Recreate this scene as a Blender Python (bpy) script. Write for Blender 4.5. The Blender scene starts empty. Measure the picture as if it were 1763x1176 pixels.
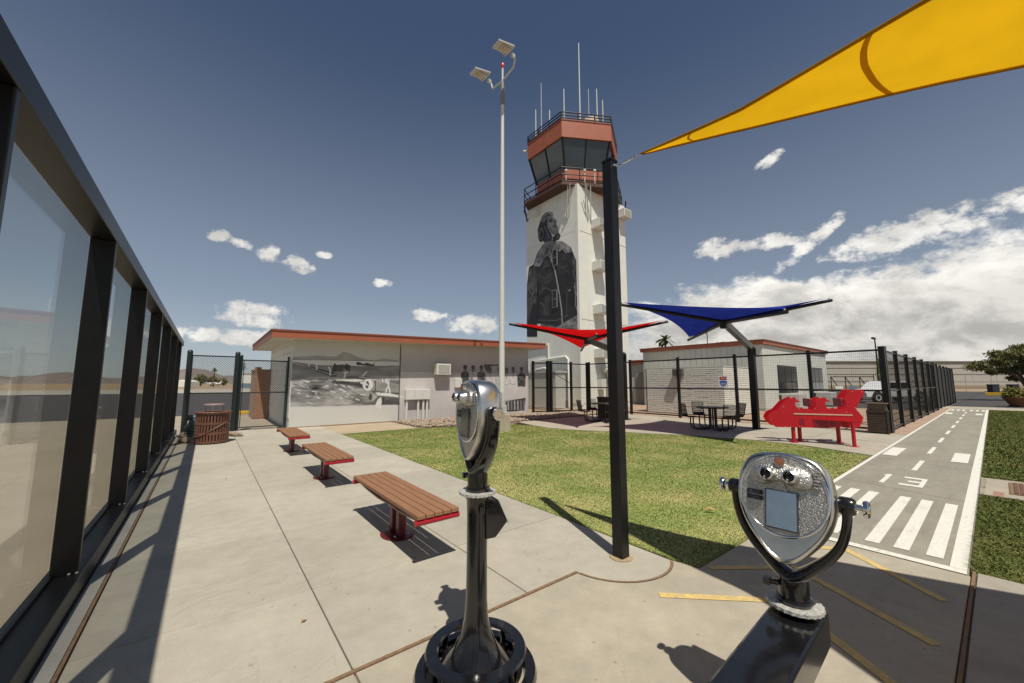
import bpy, bmesh, math, random
import numpy as np
from mathutils import Vector, Matrix
R = math.radians
rng = np.random.default_rng(7); random.seed(7)
scene = bpy.context.scene
COL = scene.collection

# ------------------------------------------------------------------ camera
cam_d = bpy.data.cameras.new('camera'); cam = bpy.data.objects.new('camera', cam_d); COL.objects.link(cam)
cam_d.sensor_width = 36; cam_d.lens = 36 * 660 / 1763; cam_d.clip_start = .05; cam_d.clip_end = 20000
cam.location = (0, 0, 1.6); cam.rotation_euler = (R(90 + 6.226), 0, R(-38.309))
scene.camera = cam

# ------------------------------------------------------------------ sky, sun, exposure
SUN = Vector((.1656, .4163, -.8940))            # direction the light travels
sun_d = bpy.data.lights.new('sun', 'SUN'); sun = bpy.data.objects.new('sun', sun_d); COL.objects.link(sun)
sun_d.energy = 4.2; sun_d.angle = R(.53); sun_d.color = (1, .94, .84)
sun.rotation_euler = SUN.to_track_quat('-Z', 'Y').to_euler()
world = bpy.data.worlds.new('World'); scene.world = world; world.use_nodes = True
scene.view_settings.view_transform = 'Standard'; scene.view_settings.look = 'None'
scene.view_settings.exposure = .2; scene.view_settings.gamma = 1; scene.view_settings.use_curve_mapping = False

def make_sky():
    nt = world.node_tree; N = nt.nodes; L = nt.links; N.clear()
    out = N.new('ShaderNodeOutputWorld'); bg = N.new('ShaderNodeBackground'); bg.inputs[1].default_value = .062
    sky = N.new('ShaderNodeTexSky'); sky.sky_type = 'NISHITA'; sky.sun_disc = False
    sky.sun_elevation = R(63.3); sky.sun_rotation = R(201.7); sky.altitude = 400
    sky.air_density = .8; sky.dust_density = .6; sky.ozone_density = 1.3
    def m(op, a, b=None, c=None, clamp=False):
        n = N.new('ShaderNodeMath'); n.operation = op; n.use_clamp = clamp
        for i, x in enumerate((a, b, c)):
            if x is None: continue
            if isinstance(x, (int, float)): n.inputs[i].default_value = x
            else: L.new(x, n.inputs[i])
        return n.outputs[0]
    def ramp(x, lo, hi):
        n = N.new('ShaderNodeMapRange'); n.interpolation_type = 'SMOOTHSTEP'
        L.new(x, n.inputs[0]); n.inputs[1].default_value = lo; n.inputs[2].default_value = hi
        n.inputs[3].default_value = 0; n.inputs[4].default_value = 1; return n.outputs[0]
    tc = N.new('ShaderNodeTexCoord'); sp = N.new('ShaderNodeSeparateXYZ'); L.new(tc.outputs['Generated'], sp.inputs[0])
    x, y, z = sp.outputs
    az = m('ARCTAN2', x, y)                       # 0 at +Y, grows towards +X
    hyp = m('SQRT', m('ADD', m('MULTIPLY', x, x), m('MULTIPLY', y, y)))
    el = m('ARCTAN2', z, hyp)
    def noise(sx, sy, scale, detail, rough, off=0., dist=0.):
        c = N.new('ShaderNodeCombineXYZ')
        L.new(m('MULTIPLY', az, sx), c.inputs[0]); L.new(m('MULTIPLY', el, sy), c.inputs[1]); c.inputs[2].default_value = off
        n = N.new('ShaderNodeTexNoise'); n.inputs['Scale'].default_value = scale; n.inputs['Detail'].default_value = detail
        n.inputs['Roughness'].default_value = rough; n.inputs['Distortion'].default_value = dist; L.new(c.outputs[0], n.inputs['Vector']); return n.outputs['Fac']
    big = noise(1, 1.6, 4.2, 9, .62, 3.1, .25); fine = noise(1, 1.3, 34, 5, .62, 8.2)
    def smax(*a):
        r = a[0]
        for q in a[1:]: r = m('MAXIMUM', r, q)
        return r
    def blob(a0, e0, ra, re, tilt=0.):
        da = m('SUBTRACT', az, a0); de = m('SUBTRACT', m('SUBTRACT', el, e0), m('MULTIPLY', da, tilt))
        q = m('ADD', m('POWER', m('DIVIDE', m('ABSOLUTE', da), ra), 2.), m('POWER', m('DIVIDE', m('ABSOLUTE', de), re), 2.)); return m('SUBTRACT', 1, q, clamp=True)
    # small fair weather puffs low in the sky, each torn by noise
    puffs = [(.0, .302, .03, .018, 0), (.037, .294, .035, .014, -.2), (.086, .284, .035, .024, 0), (.145, .270, .045, .026, -.1), (.2, .297, .022, .012, 0), (.072, .148, .085, .036, 0), (.334, .247, .03, .014, 0),
             (.45, .172, .06, .022, 0), (.57, .153, .10, .034, 0), (.12, .098, .3, .024, 0), (1.174, .305, .06, .030, 0), (1.28, .302, .09, .020, .0), (1.345, .286, .08, .024, .7), (1.48, .268, .15, .038, .1), (1.65, .28, .1, .03, 0), (1.288, .464, .035, .016, .3),
             (2.6, .29, .4, .05, 0), (-2.2, .26, .4, .05, .1), (-1.0, .19, .4, .05, 0)]
    pf = smax(*[blob(*p) for p in puffs])
    scat = ramp(m('ADD', m('MULTIPLY', pf, .8), m('MULTIPLY', m('SUBTRACT', fine, .5), 2.2)), .18, .80)
    scat = m('MULTIPLY', scat, ramp(pf, .0, .35))
    # a tall cloud bank low in the north east
    bankaz = m('MULTIPLY', ramp(az, .86, 1.02), m('SUBTRACT', 1, ramp(az, 2.4, 3.0)))
    top = m('ADD', .212, m('MULTIPLY', ramp(az, 1.3, 1.62), .022))
    d = m('SUBTRACT', m('ADD', top, m('ADD', m('MULTIPLY', m('SUBTRACT', big, .5), .22), m('MULTIPLY', m('SUBTRACT', fine, .5), .05))), el)
    hole = ramp(m('ADD', noise(1, 2.2, 7, 5, .6, 12.4), m('MULTIPLY', ramp(az, 1.1, 1.5), .22)), .36, .50)
    bank = m('MULTIPLY', m('MULTIPLY', ramp(d, -.008, .022), bankaz), m('ADD', m('MULTIPLY', hole, .85), .15))
    haze = m('ADD', m('MULTIPLY', m('SUBTRACT', 1, ramp(el, 0, .20)), .30), m('MULTIPLY', m('SUBTRACT', 1, ramp(el, 0, .80)), .40))
    cov = m('MAXIMUM', bank, m('MULTIPLY', scat, .9), clamp=True)
    shade = noise(1, 1.7, 8.5, 8, .64, 5.5, .25)
    tone = m('ADD', m('MULTIPLY', ramp(shade, .36, .62), .40), .56)
    edge = m('MULTIPLY', m('SUBTRACT', 1, ramp(d, .0, .10)), m('MULTIPLY', bankaz, .34))
    tone = m('ADD', tone, m('ADD', edge, m('MULTIPLY', m('SUBTRACT', 1, bankaz), .22)))
    tone = m('MULTIPLY', tone, 11.6)
    mul = N.new('ShaderNodeMix'); mul.data_type = 'RGBA'; mul.blend_type = 'MULTIPLY'; mul.inputs[0].default_value = 1
    mul.inputs['A'].default_value = (1.0, .97, .91, 1); cmb = N.new('ShaderNodeCombineColor')
    for i in range(3): L.new(tone, cmb.inputs[i])
    L.new(cmb.outputs[0], mul.inputs['B'])
    hz = N.new('ShaderNodeMix'); hz.data_type = 'RGBA'; L.new(haze, hz.inputs[0]); L.new(sky.outputs[0], hz.inputs['A']); hz.inputs['B'].default_value = (6.7, 7.25, 7.6, 1)
    mx = N.new('ShaderNodeMix'); mx.data_type = 'RGBA'; L.new(cov, mx.inputs[0]); L.new(hz.outputs['Result'], mx.inputs['A']); L.new(mul.outputs['Result'], mx.inputs['B'])
    L.new(mx.outputs['Result'], bg.inputs[0]); L.new(bg.outputs[0], out.inputs[0])
make_sky()

# ------------------------------------------------------------------ materials
MATS = {}
def mat(name, col, rough=.6, metal=0., var=0., vscale=6., bump=0., bscale=60., col2=None, spec=.5, coat=0., stretch=None, detail=6., trans=0.):
    if name in MATS: return MATS[name]
    m = bpy.data.materials.new(name); m.use_nodes = True; nt = m.node_tree; N = nt.nodes; L = nt.links
    b = N['Principled BSDF']; b.inputs['Base Color'].default_value = (*col, 1); b.inputs['Roughness'].default_value = rough
    b.inputs['Metallic'].default_value = metal; b.inputs['Specular IOR Level'].default_value = spec; b.inputs['Coat Weight'].default_value = coat
    tc = N.new('ShaderNodeTexCoord'); src = tc.outputs['Object']
    if stretch:
        mp = N.new('ShaderNodeMapping'); mp.inputs['Scale'].default_value = stretch; L.new(src, mp.inputs[0]); src = mp.outputs[0]
    if var or col2:
        n = N.new('ShaderNodeTexNoise'); n.inputs['Scale'].default_value = vscale; n.inputs['Detail'].default_value = detail; n.inputs['Roughness'].default_value = .62
        L.new(src, n.inputs['Vector']); mx = N.new('ShaderNodeMix'); mx.data_type = 'RGBA'
        r = N.new('ShaderNodeMapRange'); r.inputs[1].default_value = .3; r.inputs[2].default_value = .7; L.new(n.outputs['Fac'], r.inputs[0]); L.new(r.outputs[0], mx.inputs[0])
        c2 = col2 or tuple(min(1, c * (1 + var)) for c in col); c1 = col if col2 else tuple(c * (1 - var) for c in col)
        mx.inputs['A'].default_value = (*c1, 1); mx.inputs['B'].default_value = (*c2, 1); L.new(mx.outputs['Result'], b.inputs['Base Color'])
    if bump:
        n2 = N.new('ShaderNodeTexNoise'); n2.inputs['Scale'].default_value = bscale; n2.inputs['Detail'].default_value = 4; L.new(src, n2.inputs['Vector'])
        bp = N.new('ShaderNodeBump'); bp.inputs['Strength'].default_value = bump; bp.inputs['Distance'].default_value = .01; L.new(n2.outputs['Fac'], bp.inputs['Height']); L.new(bp.outputs[0], b.inputs['Normal'])
    MATS[name] = m; return m
def attr_mat(name, rough=.55):
    m = bpy.data.materials.new(name); m.use_nodes = True; N = m.node_tree.nodes; b = N['Principled BSDF']; b.inputs['Roughness'].default_value = rough
    a = N.new('ShaderNodeVertexColor'); a.layer_name = 'print'; m.node_tree.links.new(a.outputs[0], b.inputs['Base Color']); MATS[name] = m; return m
def glass_mat(name, tint=(.86, .9, .88), rough=.0, ior=1.5, dirt=.05):
    m = bpy.data.materials.new(name); m.use_nodes = True; nt = m.node_tree; N = nt.nodes; L = nt.links; N.clear()
    o = N.new('ShaderNodeOutputMaterial'); t = N.new('ShaderNodeBsdfTransparent'); t.inputs[0].default_value = (*tint, 1)
    g = N.new('ShaderNodeBsdfGlossy'); g.inputs['Roughness'].default_value = rough; g.inputs[0].default_value = (.95, .97, 1, 1)
    ge = N.new('ShaderNodeNewGeometry'); dt = N.new('ShaderNodeVectorMath'); dt.operation = 'DOT_PRODUCT'; L.new(ge.outputs['Normal'], dt.inputs[0]); L.new(ge.outputs['Incoming'], dt.inputs[1])
    def mt(op, a, b):
        q = N.new('ShaderNodeMath'); q.operation = op; q.use_clamp = True
        for i, x in enumerate((a, b)):
            if isinstance(x, (int, float)): q.inputs[i].default_value = x
            elif x is not None: L.new(x, q.inputs[i])
        return q.outputs[0]
    q5 = mt('POWER', mt('SUBTRACT', 1., mt('ABSOLUTE', dt.outputs['Value'], None)), 5.); fz = mt('MULTIPLY_ADD', q5, .33); fz.node.inputs[2].default_value = .085
    mx = N.new('ShaderNodeMixShader')
    df = N.new('ShaderNodeBsdfDiffuse'); df.inputs[0].default_value = (.5, .47, .42, 1); m2 = N.new('ShaderNodeMixShader')
    n = N.new('ShaderNodeTexNoise'); n.inputs['Scale'].default_value = 2; tc = N.new('ShaderNodeTexCoord'); L.new(tc.outputs['Object'], n.inputs['Vector'])
    mm = N.new('ShaderNodeMath'); mm.operation = 'MULTIPLY'; L.new(n.outputs['Fac'], mm.inputs[0]); mm.inputs[1].default_value = dirt * 2
    L.new(fz, mx.inputs[0]); L.new(t.outputs[0], mx.inputs[1]); L.new(g.outputs[0], mx.inputs[2])
    L.new(mm.outputs[0], m2.inputs[0]); L.new(mx.outputs[0], m2.inputs[1]); L.new(df.outputs[0], m2.inputs[2]); L.new(m2.outputs[0], o.inputs[0]); MATS[name] = m; return m

# ------------------------------------------------------------------ mesh helpers
class MB:
    def __init__(s): s.v = []; s.f = []
    def add(s, vs, fs):
        o = len(s.v); s.v += [tuple(v) for v in vs]; s.f += [tuple(i + o for i in f) for f in fs]; return s
    def box(s, c, d, rz=0, mtx=None):
        hx, hy, hz = d[0] / 2, d[1] / 2, d[2] / 2
        vs = [Vector((x * hx, y * hy, z * hz)) for x, y, z in ((-1,-1,-1),(1,-1,-1),(1,1,-1),(-1,1,-1),(-1,-1,1),(1,-1,1),(1,1,1),(-1,1,1))]
        if mtx is not None: vs = [mtx @ v for v in vs]
        elif rz: q = Matrix.Rotation(rz, 3, 'Z'); vs = [q @ v for v in vs]
        return s.add([v + Vector(c) for v in vs], ((3,2,1,0),(4,5,6,7),(0,1,5,4),(1,2,6,5),(2,3,7,6),(3,0,4,7)))
    def bb(s, x0, x1, y0, y1, z0, z1): return s.box(((x0+x1)/2, (y0+y1)/2, (z0+z1)/2), (x1-x0, y1-y0, z1-z0))
    def bar(s, p0, p1, w, h, up=(0, 0, 1)):
        p0, p1 = Vector(p0), Vector(p1); d = p1 - p0; l = d.length; d.normalize(); up = Vector(up)
        if abs(d.dot(up)) > .99: up = Vector((0, 1, 0))
        x = d.cross(up).normalized(); z = x.cross(d); m = Matrix((x, d, z)).transposed()
        return s.box((p0 + p1) / 2, (w, l, h), mtx=m)
    def cyl(s, p0, p1, r0, r1=None, n=12, caps=True):
        return s.tube([p0, p1], [r0, r0 if r1 is None else r1], n, caps)
    def tube(s, pts, r, n=8, caps=True, closed=False):
        pts = [Vector(p) for p in pts]; k = len(pts)
        rs = r if isinstance(r, (list, tuple)) else [r] * k; vs = []; nx = None
        for i, p in enumerate(pts):
            if closed: t = (pts[(i+1) % k] - pts[i-1])
            else: t = (pts[min(i+1, k-1)] - pts[max(i-1, 0)])
            t.normalize()
            if nx is None: nx = t.orthogonal().normalized() if abs(t.z) < .9 else Vector((1, 0, 0))
            nx = (nx - t * nx.dot(t)).normalized(); ny = t.cross(nx)
            for j in range(n):
                a = 2 * math.pi * (j + .5) / n; vs.append(p + (nx * math.cos(a) + ny * math.sin(a)) * rs[i])
        fs = []
        for i in range(k if closed else k - 1):
            a, b = i * n, ((i + 1) % k) * n
            for j in range(n): fs.append((a + j, a + (j+1) % n, b + (j+1) % n, b + j))
        if caps and not closed: fs += [tuple(range(n - 1, -1, -1)), tuple(range((k-1) * n, k * n))]
        return s.add(vs, fs)
    def lathe(s, prof, n=24, c=(0, 0, 0), mtx=None, cap=True):
        vs = []; k = len(prof)
        for r, z in prof:
            for j in range(n):
                a = 2 * math.pi * j / n; v = Vector((r * math.cos(a), r * math.sin(a), z))
                vs.append((mtx @ v if mtx is not None else v) + Vector(c))
        fs = [(i*n + j, i*n + (j+1) % n, (i+1)*n + (j+1) % n, (i+1)*n + j) for i in range(k-1) for j in range(n)]
        if cap and prof[0][0] > 1e-6: fs.append(tuple(range(n - 1, -1, -1)))
        if cap and prof[-1][0] > 1e-6: fs.append(tuple(range((k-1)*n, k*n)))
        return s.add(vs, fs)
    def prism(s, poly, fn, t0, t1):
        n = len(poly); vs = [fn(a, b, t0) for a, b in poly] + [fn(a, b, t1) for a, b in poly]
        return s.add(vs, [tuple(range(n-1, -1, -1)), tuple(range(n, 2*n))] + [(i, (i+1) % n, n + (i+1) % n, n + i) for i in range(n)])
    def rock(s, c, d, seed=0):
        r_ = random.Random(seed); b = bmesh.new(); bmesh.ops.create_icosphere(b, subdivisions=1, radius=1)
        q = Matrix.Rotation(r_.uniform(0, 6), 3, 'Z')
        vs = [q @ Vector((v.co.x * d[0] * r_.uniform(.75, 1.15), v.co.y * d[1] * r_.uniform(.75, 1.15), v.co.z * d[2] * r_.uniform(.75, 1.1))) + Vector(c) for v in b.verts]
        fs = [tuple(v.index for v in f.verts) for f in b.faces]; b.free(); return s.add(vs, fs)
    def mesh(s, name, smooth=0., fix=True):
        me = bpy.data.meshes.new(name); me.from_pydata(s.v, [], s.f); me.update()
        if fix:
            b = bmesh.new(); b.from_mesh(me); bmesh.ops.recalc_face_normals(b, faces=b.faces); b.to_mesh(me); b.free()
        if smooth:
            for p in me.polygons: p.use_smooth = True
            me.set_sharp_from_angle(angle=R(smooth))
        return me
    def build(s, name, m, parent=None, smooth=0., bevel=0., fix=True, seg=2):
        me = s.mesh(name, smooth, fix); me.materials.append(m); return link(name, me, parent, bevel, seg)
def link(name, me, parent=None, bevel=0., seg=2):
    o = bpy.data.objects.new(name, me); COL.objects.link(o)
    if parent: o.parent = parent
    if bevel:
        b = o.modifiers.new('edge', 'BEVEL'); b.width = bevel; b.segments = seg; b.limit_method = 'ANGLE'; b.angle_limit = R(40); b.harden_normals = False
    return o
def tag(o, label=None, cat=None, group=None, kind=None):
    for k, v in (('label', label), ('category', cat), ('group', group), ('kind', kind)):
        if v: o[k] = v
    return o
def thing(name, label, cat, loc=(0, 0, 0), rz=0, group=None):
    o = bpy.data.objects.new(name, None); COL.objects.link(o); o.empty_display_size = .2
    o.location = loc; o.rotation_euler = (0, 0, rz); return tag(o, label, cat, group)
def dup(root, loc, rz, label):
    def cp(o, par):
        c = o.copy(); COL.objects.link(c); c.parent = par
        for ch in o.children: cp(ch, c)
        return c
    r = cp(root, None); r.location = loc; r.rotation_euler = (0, 0, rz); r['label'] = label; return r
def copy_mesh(name, me, parent, loc=(0, 0, 0), rot=(0, 0, 0), scale=(1, 1, 1)):
    o = bpy.data.objects.new(name, me); COL.objects.link(o); o.parent = parent; o.location = loc; o.rotation_euler = rot; o.scale = scale; return o
def poly_sheet(name, pts, z, m, kind='structure', parent=None, thick=.05):
    b = MB(); b.prism(pts, lambda x, y, t: (x, y, t), z - thick, z); o = b.build(name, m, parent)
    if not parent: tag(o, kind=kind)
    return o
def arc(cx, cy, r, a0, a1, n): return [(cx + r * math.cos(R(a0 + (a1 - a0) * i / n)), cy + r * math.sin(R(a0 + (a1 - a0) * i / n))) for i in range(n + 1)]

M_black = mat('black_powder_coat', (.0075, .0075, .0075), .36, var=.25, vscale=9, bump=.06, bscale=220, spec=.35)
M_blackgl = mat('black_gloss_enamel', (.008, .008, .009), .16, coat=.4, var=.3, vscale=14, bump=.05, bscale=45)
M_chrome = mat('polished_aluminium', (.62, .62, .60), .29, 1., var=.14, vscale=7, bump=.03, bscale=30)
M_chrome2 = mat('bright_chrome', (.75, .75, .74), .09, 1.)
M_cast = mat('flaked_white_casting', (.50, .49, .45), .55, .35, var=.45, vscale=60, bump=.5, bscale=160)
def concrete(name, col, big=.10, streak=None):
    m = mat(name, col, .86, bump=.10, bscale=190, spec=.3); nt = m.node_tree; N = nt.nodes; L = nt.links; b = N['Principled BSDF']
    tc = N.new('ShaderNodeTexCoord'); src = tc.outputs['Object']
    if streak: mp = N.new('ShaderNodeMapping'); mp.inputs['Scale'].default_value = streak; L.new(src, mp.inputs[0]); src = mp.outputs[0]
    prev = None
    for sc, lo, hi, a, c in ((.9, .32, .70, 1 - big, 1 + big), (6, .36, .66, 1 - big * .55, 1 + big * .45), (70, .3, .7, .95, 1.05), (2.3, .56, .74, 1, 1 - big * 1.3), (330, .34, .66, .93, 1.06)):
        n = N.new('ShaderNodeTexNoise'); n.inputs['Scale'].default_value = sc; n.inputs['Detail'].default_value = 5 if sc < 10 else 2; n.inputs['Roughness'].default_value = .65; L.new(src, n.inputs['Vector'])
        r = N.new('ShaderNodeMapRange'); L.new(n.outputs['Fac'], r.inputs[0]); r.inputs[1].default_value = lo; r.inputs[2].default_value = hi; r.inputs[3].default_value = a; r.inputs[4].default_value = c
        if prev is None: prev = r.outputs[0]
        else: q = N.new('ShaderNodeMath'); q.operation = 'MULTIPLY'; L.new(prev, q.inputs[0]); L.new(r.outputs[0], q.inputs[1]); prev = q.outputs[0]
    def mulr(out, lo, hi, a, c):
        r = N.new('ShaderNodeMapRange'); L.new(out, r.inputs[0]); r.inputs[1].default_value = lo; r.inputs[2].default_value = hi; r.inputs[3].default_value = a; r.inputs[4].default_value = c
        q = N.new('ShaderNodeMath'); q.operation = 'MULTIPLY'; L.new(prev, q.inputs[0]); L.new(r.outputs[0], q.inputs[1]); return q.outputs[0]
    n = N.new('ShaderNodeTexVoronoi'); n.inputs['Scale'].default_value = 7; L.new(src, n.inputs['Vector']); prev = mulr(n.outputs['Distance'], .05, .10, .72, 1)          # gum spots and drips
    n = N.new('ShaderNodeTexNoise'); n.inputs['Scale'].default_value = .55; n.inputs['Detail'].default_value = 7; n.inputs['Distortion'].default_value = .8; L.new(src, n.inputs['Vector'])
    a = N.new('ShaderNodeMath'); a.operation = 'SUBTRACT'; L.new(n.outputs['Fac'], a.inputs[0]); a.inputs[1].default_value = .52; a2 = N.new('ShaderNodeMath'); a2.operation = 'ABSOLUTE'; L.new(a.outputs[0], a2.inputs[0]); prev = mulr(a2.outputs[0], .0, .003, .90, 1)   # hairline cracks
    oi = N.new('ShaderNodeObjectInfo'); prev = mulr(oi.outputs['Random'], 0, 1, .93, 1.05)
    s = N.new('ShaderNodeVectorMath'); s.operation = 'SCALE'; s.inputs[0].default_value = col; L.new(prev, s.inputs[3]); L.new(s.outputs[0], b.inputs['Base Color']); return m
M_conc = concrete('broom_concrete', (.395, .365, .295)); M_conc2 = concrete('walk_concrete', (.37, .33, .255), .12); M_conc3 = concrete('path_concrete', (.275, .255, .203), .13, (.7, 2.2, 1))
M_joint = mat('brown_joint_filler', (.20, .125, .068), .9, var=.3, vscale=30)
M_joint2 = mat('dark_joint_sand', (.21, .185, .14), .95)
M_white = mat('painted_white_siding', (.69, .69, .62), .6, var=.05, vscale=1.3, bump=.03, bscale=30)
M_whitep = mat('white_road_paint', (.74, .73, .65), .7, col2=(.60, .58, .50), vscale=26, bump=.2, bscale=140, detail=9)
def worn(m, under, lo=.60, hi=.70, sc=32):
    nt = m.node_tree; N = nt.nodes; L = nt.links; b = N['Principled BSDF']; old = b.inputs['Base Color'].links[0].from_socket
    tc = N.new('ShaderNodeTexCoord'); n = N.new('ShaderNodeTexNoise'); n.inputs['Scale'].default_value = sc; n.inputs['Detail'].default_value = 9; n.inputs['Roughness'].default_value = .75; L.new(tc.outputs['Object'], n.inputs['Vector'])
    n2 = N.new('ShaderNodeTexNoise'); n2.inputs['Scale'].default_value = 1.7; L.new(tc.outputs['Object'], n2.inputs['Vector']); a = N.new('ShaderNodeMath'); a.operation = 'MULTIPLY_ADD'; L.new(n2.outputs['Fac'], a.inputs[0]); a.inputs[1].default_value = .35; L.new(n.outputs['Fac'], a.inputs[2])
    r = N.new('ShaderNodeMapRange'); r.inputs[1].default_value = lo + .17; r.inputs[2].default_value = hi + .19; L.new(a.outputs[0], r.inputs[0]); mx = N.new('ShaderNodeMix'); mx.data_type = 'RGBA'; L.new(r.outputs[0], mx.inputs[0]); L.new(old, mx.inputs['A']); mx.inputs['B'].default_value = (*under, 1); L.new(mx.outputs['Result'], b.inputs['Base Color'])
worn(M_whitep, (.27, .25, .2))
M_yellowp = mat('worn_yellow_paint', (.60, .43, .15), .75, var=.16, vscale=14, bump=.1, bscale=120)
M_white2 = mat('grey_white_siding', (.56, .57, .52), .6, var=.05, vscale=1.3, bump=.03, bscale=30)
worn(M_yellowp, (.33, .3, .24), .54, .66, 24)
M_terra = mat('terracotta_painted_metal', (.33, .095, .045), .5, var=.09, vscale=2)
M_terrad = mat('terracotta_dark', (.20, .055, .03), .55, var=.09, vscale=2)
M_red = mat('red_playground_plastic', (.44, .004, .012), .34, var=.07, vscale=3)
M_redm = mat('maroon_powder_coat', (.105, .010, .014), .36, var=.12, vscale=8)
M_wood = mat('brown_recycled_plank', (.27, .135, .066), .6, var=.16, vscale=9, bump=.15, bscale=60, stretch=(6, .35, 6))
M_brown = mat('brown_coated_steel', (.14, .06, .036), .5, var=.12, vscale=6)
M_darkbr = mat('dark_brown_slats', (.05, .03, .02), .6, var=.2, vscale=8)
M_glass = glass_mat('wall_glass', (.835, .84, .815), 0, 1.2, .004); M_dark = mat('dark_window_glass', (.012, .013, .014), .2, spec=.5)
M_cabgl = mat('tinted_cab_glass', (.028, .034, .036), .07, spec=.7, var=.25, vscale=.6)
M_galv = mat('galvanised_grey', (.50, .50, .47), .45, .25, var=.08, vscale=5)
M_asph = mat('asphalt', (.052, .048, .046), .9, var=.18, vscale=.8, bump=.2, bscale=80)
M_dirt = mat('desert_dirt', (.30, .215, .125), .95, var=.2, vscale=.12, bump=.2, bscale=4)
M_tan = mat('pink_decomposed_granite', (.35, .245, .17), .95, var=.2, vscale=3, bump=.5, bscale=50)
M_rock = mat('tan_river_rock', (.30, .235, .17), .9, var=.35, vscale=5, bump=.3, bscale=25)
M_plumb = mat('grey_white_conduit', (.60, .60, .55), .5, var=.06, vscale=6)
M_leaf = mat('tree_leaves', (.085, .09, .024), .7, col2=(.20, .19, .055), vscale=.9)
M_trunk = mat('bark', (.10, .07, .045), .9, var=.3, vscale=14, bump=.6, bscale=40)
# ------------------------------------------------------------------ ground
def rect(x0, x1, y0, y1): return [(x0, y0), (x1, y0), (x1, y1), (x0, y1)]
b = MB(); b.add([(-6000, -3000, -.12), (9000, -3000, -.12), (9000, 9000, -.12), (-6000, 9000, -.12)], [(0, 1, 2, 3)])
tag(b.build('ground', M_dirt), kind='structure')
poly_sheet('airfield_apron', rect(-90, -.66, -40, 26), -.06, mat('apron_concrete', (.33, .28, .21), .9, var=.1, vscale=.5, bump=.1, bscale=60))
poly_sheet('airfield_apron', rect(-.655, 2.4, 16.35, 25.3), -.05, MATS['apron_concrete'])
poly_sheet('taxiway', rect(-400, 40, 26, 86), -.055, M_asph)
poly_sheet('runway_shoulder', rect(-500, 60, 86.5, 140), -.07, mat('pale_concrete', (.36, .33, .28), .9, var=.06, vscale=.1))
poly_sheet('granite_yard', rect(17.45, 34, 2.2, 40), -.045, M_tan)
poly_sheet('parking_lot', rect(34.02, 120, 2.2, 60), -.04, M_asph)
poly_sheet('road', rect(41.3, 130, -60, 2.15), -.035, M_asph)
poly_sheet('cross_walk', rect(37.3, 41.2, -20, 2.9), -.002, M_conc2)
b = MB(); b.bb(.4, 2.5, 25.35, 25.6, -.06, .12); tag(b.build('painted_kerb', mat('kerb_yellow', (.72, .42, .02), .6, var=.1, vscale=4), bevel=.02), 'yellow painted kerb at the edge of the asphalt beyond the gate', 'kerb')
b = MB(); b.bb(84, 84.3, -14, 1.4, -.03, .35); tag(b.build('painted_kerb', MATS['kerb_yellow'], bevel=.02), 'yellow painted kerb far down the road by the hangar', 'kerb')

# plaza slabs: every slab its own piece, joints between them
base = poly_sheet('plaza', [(-.62, -6), (5.26, -6), (5.26, .28), (5.105, .28), (5.105, 1.75), (3.462, 1.765), (3.462, 16.3), (-.62, 16.3)], -.02, M_joint2)
xs = [-.53, .75, 2.04, 3.45]; ys = [2.395, 3.48, 5.0, 6.78, 8.5, 10.2, 11.9, 13.6, 14.95, 16.25]; G = .0042
def slab(poly, m=M_conc, z=0.):
    b = MB(); b.prism(poly, lambda x, y, t: (x, y, t), -.04, z); return b.build('slab', m, base, bevel=.004, seg=1)
for i in range(3):
    for j in range(len(ys) - 1):
        if i == 2 and j < 1: continue
        slab(rect(xs[i] + G, xs[i+1] - G, ys[j] + G, ys[j+1] - G))
cx_, cy_, cr_ = 3.11, 2.42, .52
circ = arc(cx_, cy_, cr_, 188, 306, 14)
slab([(2.046, 2.401)] + [(cx_ - cr_ + .0, 2.401)] + circ + [(3.444, 3.47), (2.046, 3.47)])
slab(rect(-.524, .745, -5, 2.36), M_conc2); 
outer = [(x, y) for x, y in arc(cx_, cy_, cr_ + .022, 188, 306, 14)]
slab([(.757, .29), (5.10, .29), (5.10, 1.74), (3.47, 1.76)] + outer[::-1] + [(2.57, 2.36), (.757, 2.36)], M_conc2)
slab([(.757, -5), (5.24, -5), (5.24, .255), (.757, .255)], concrete('grey_concrete', (.33, .30, .245), .12))
jb = MB(); jb.bb(-.53, 2.585, 2.366, 2.389, -.02, .003); jb.add([(x, y, .003) for x, y in circ] + [(x, y, .003) for x, y in outer], [(i, i+1, 16+i, 15+i) for i in range(14)])
jb.bb(.76, 5.25, .264, .282, -.02, .003); tag(jb.build('joint_strip', M_joint, base), kind='stuff')
jb = MB(); jb.bb(-.553, -.535, -5, 16.2, -.02, .004); jb.build('joint_strip', M_joint, base)
poly_sheet('kerb_gutter', rect(-.64, -.555, -5, 16.2), .012, mat('gutter_concrete', (.30, .29, .265), .9, var=.12, vscale=3))
poly_sheet('beige_walk', rect(3.462, 6.1, 13.2, 15.87), -.006, concrete('beige_concrete', (.42, .34, .23), .1))
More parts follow.
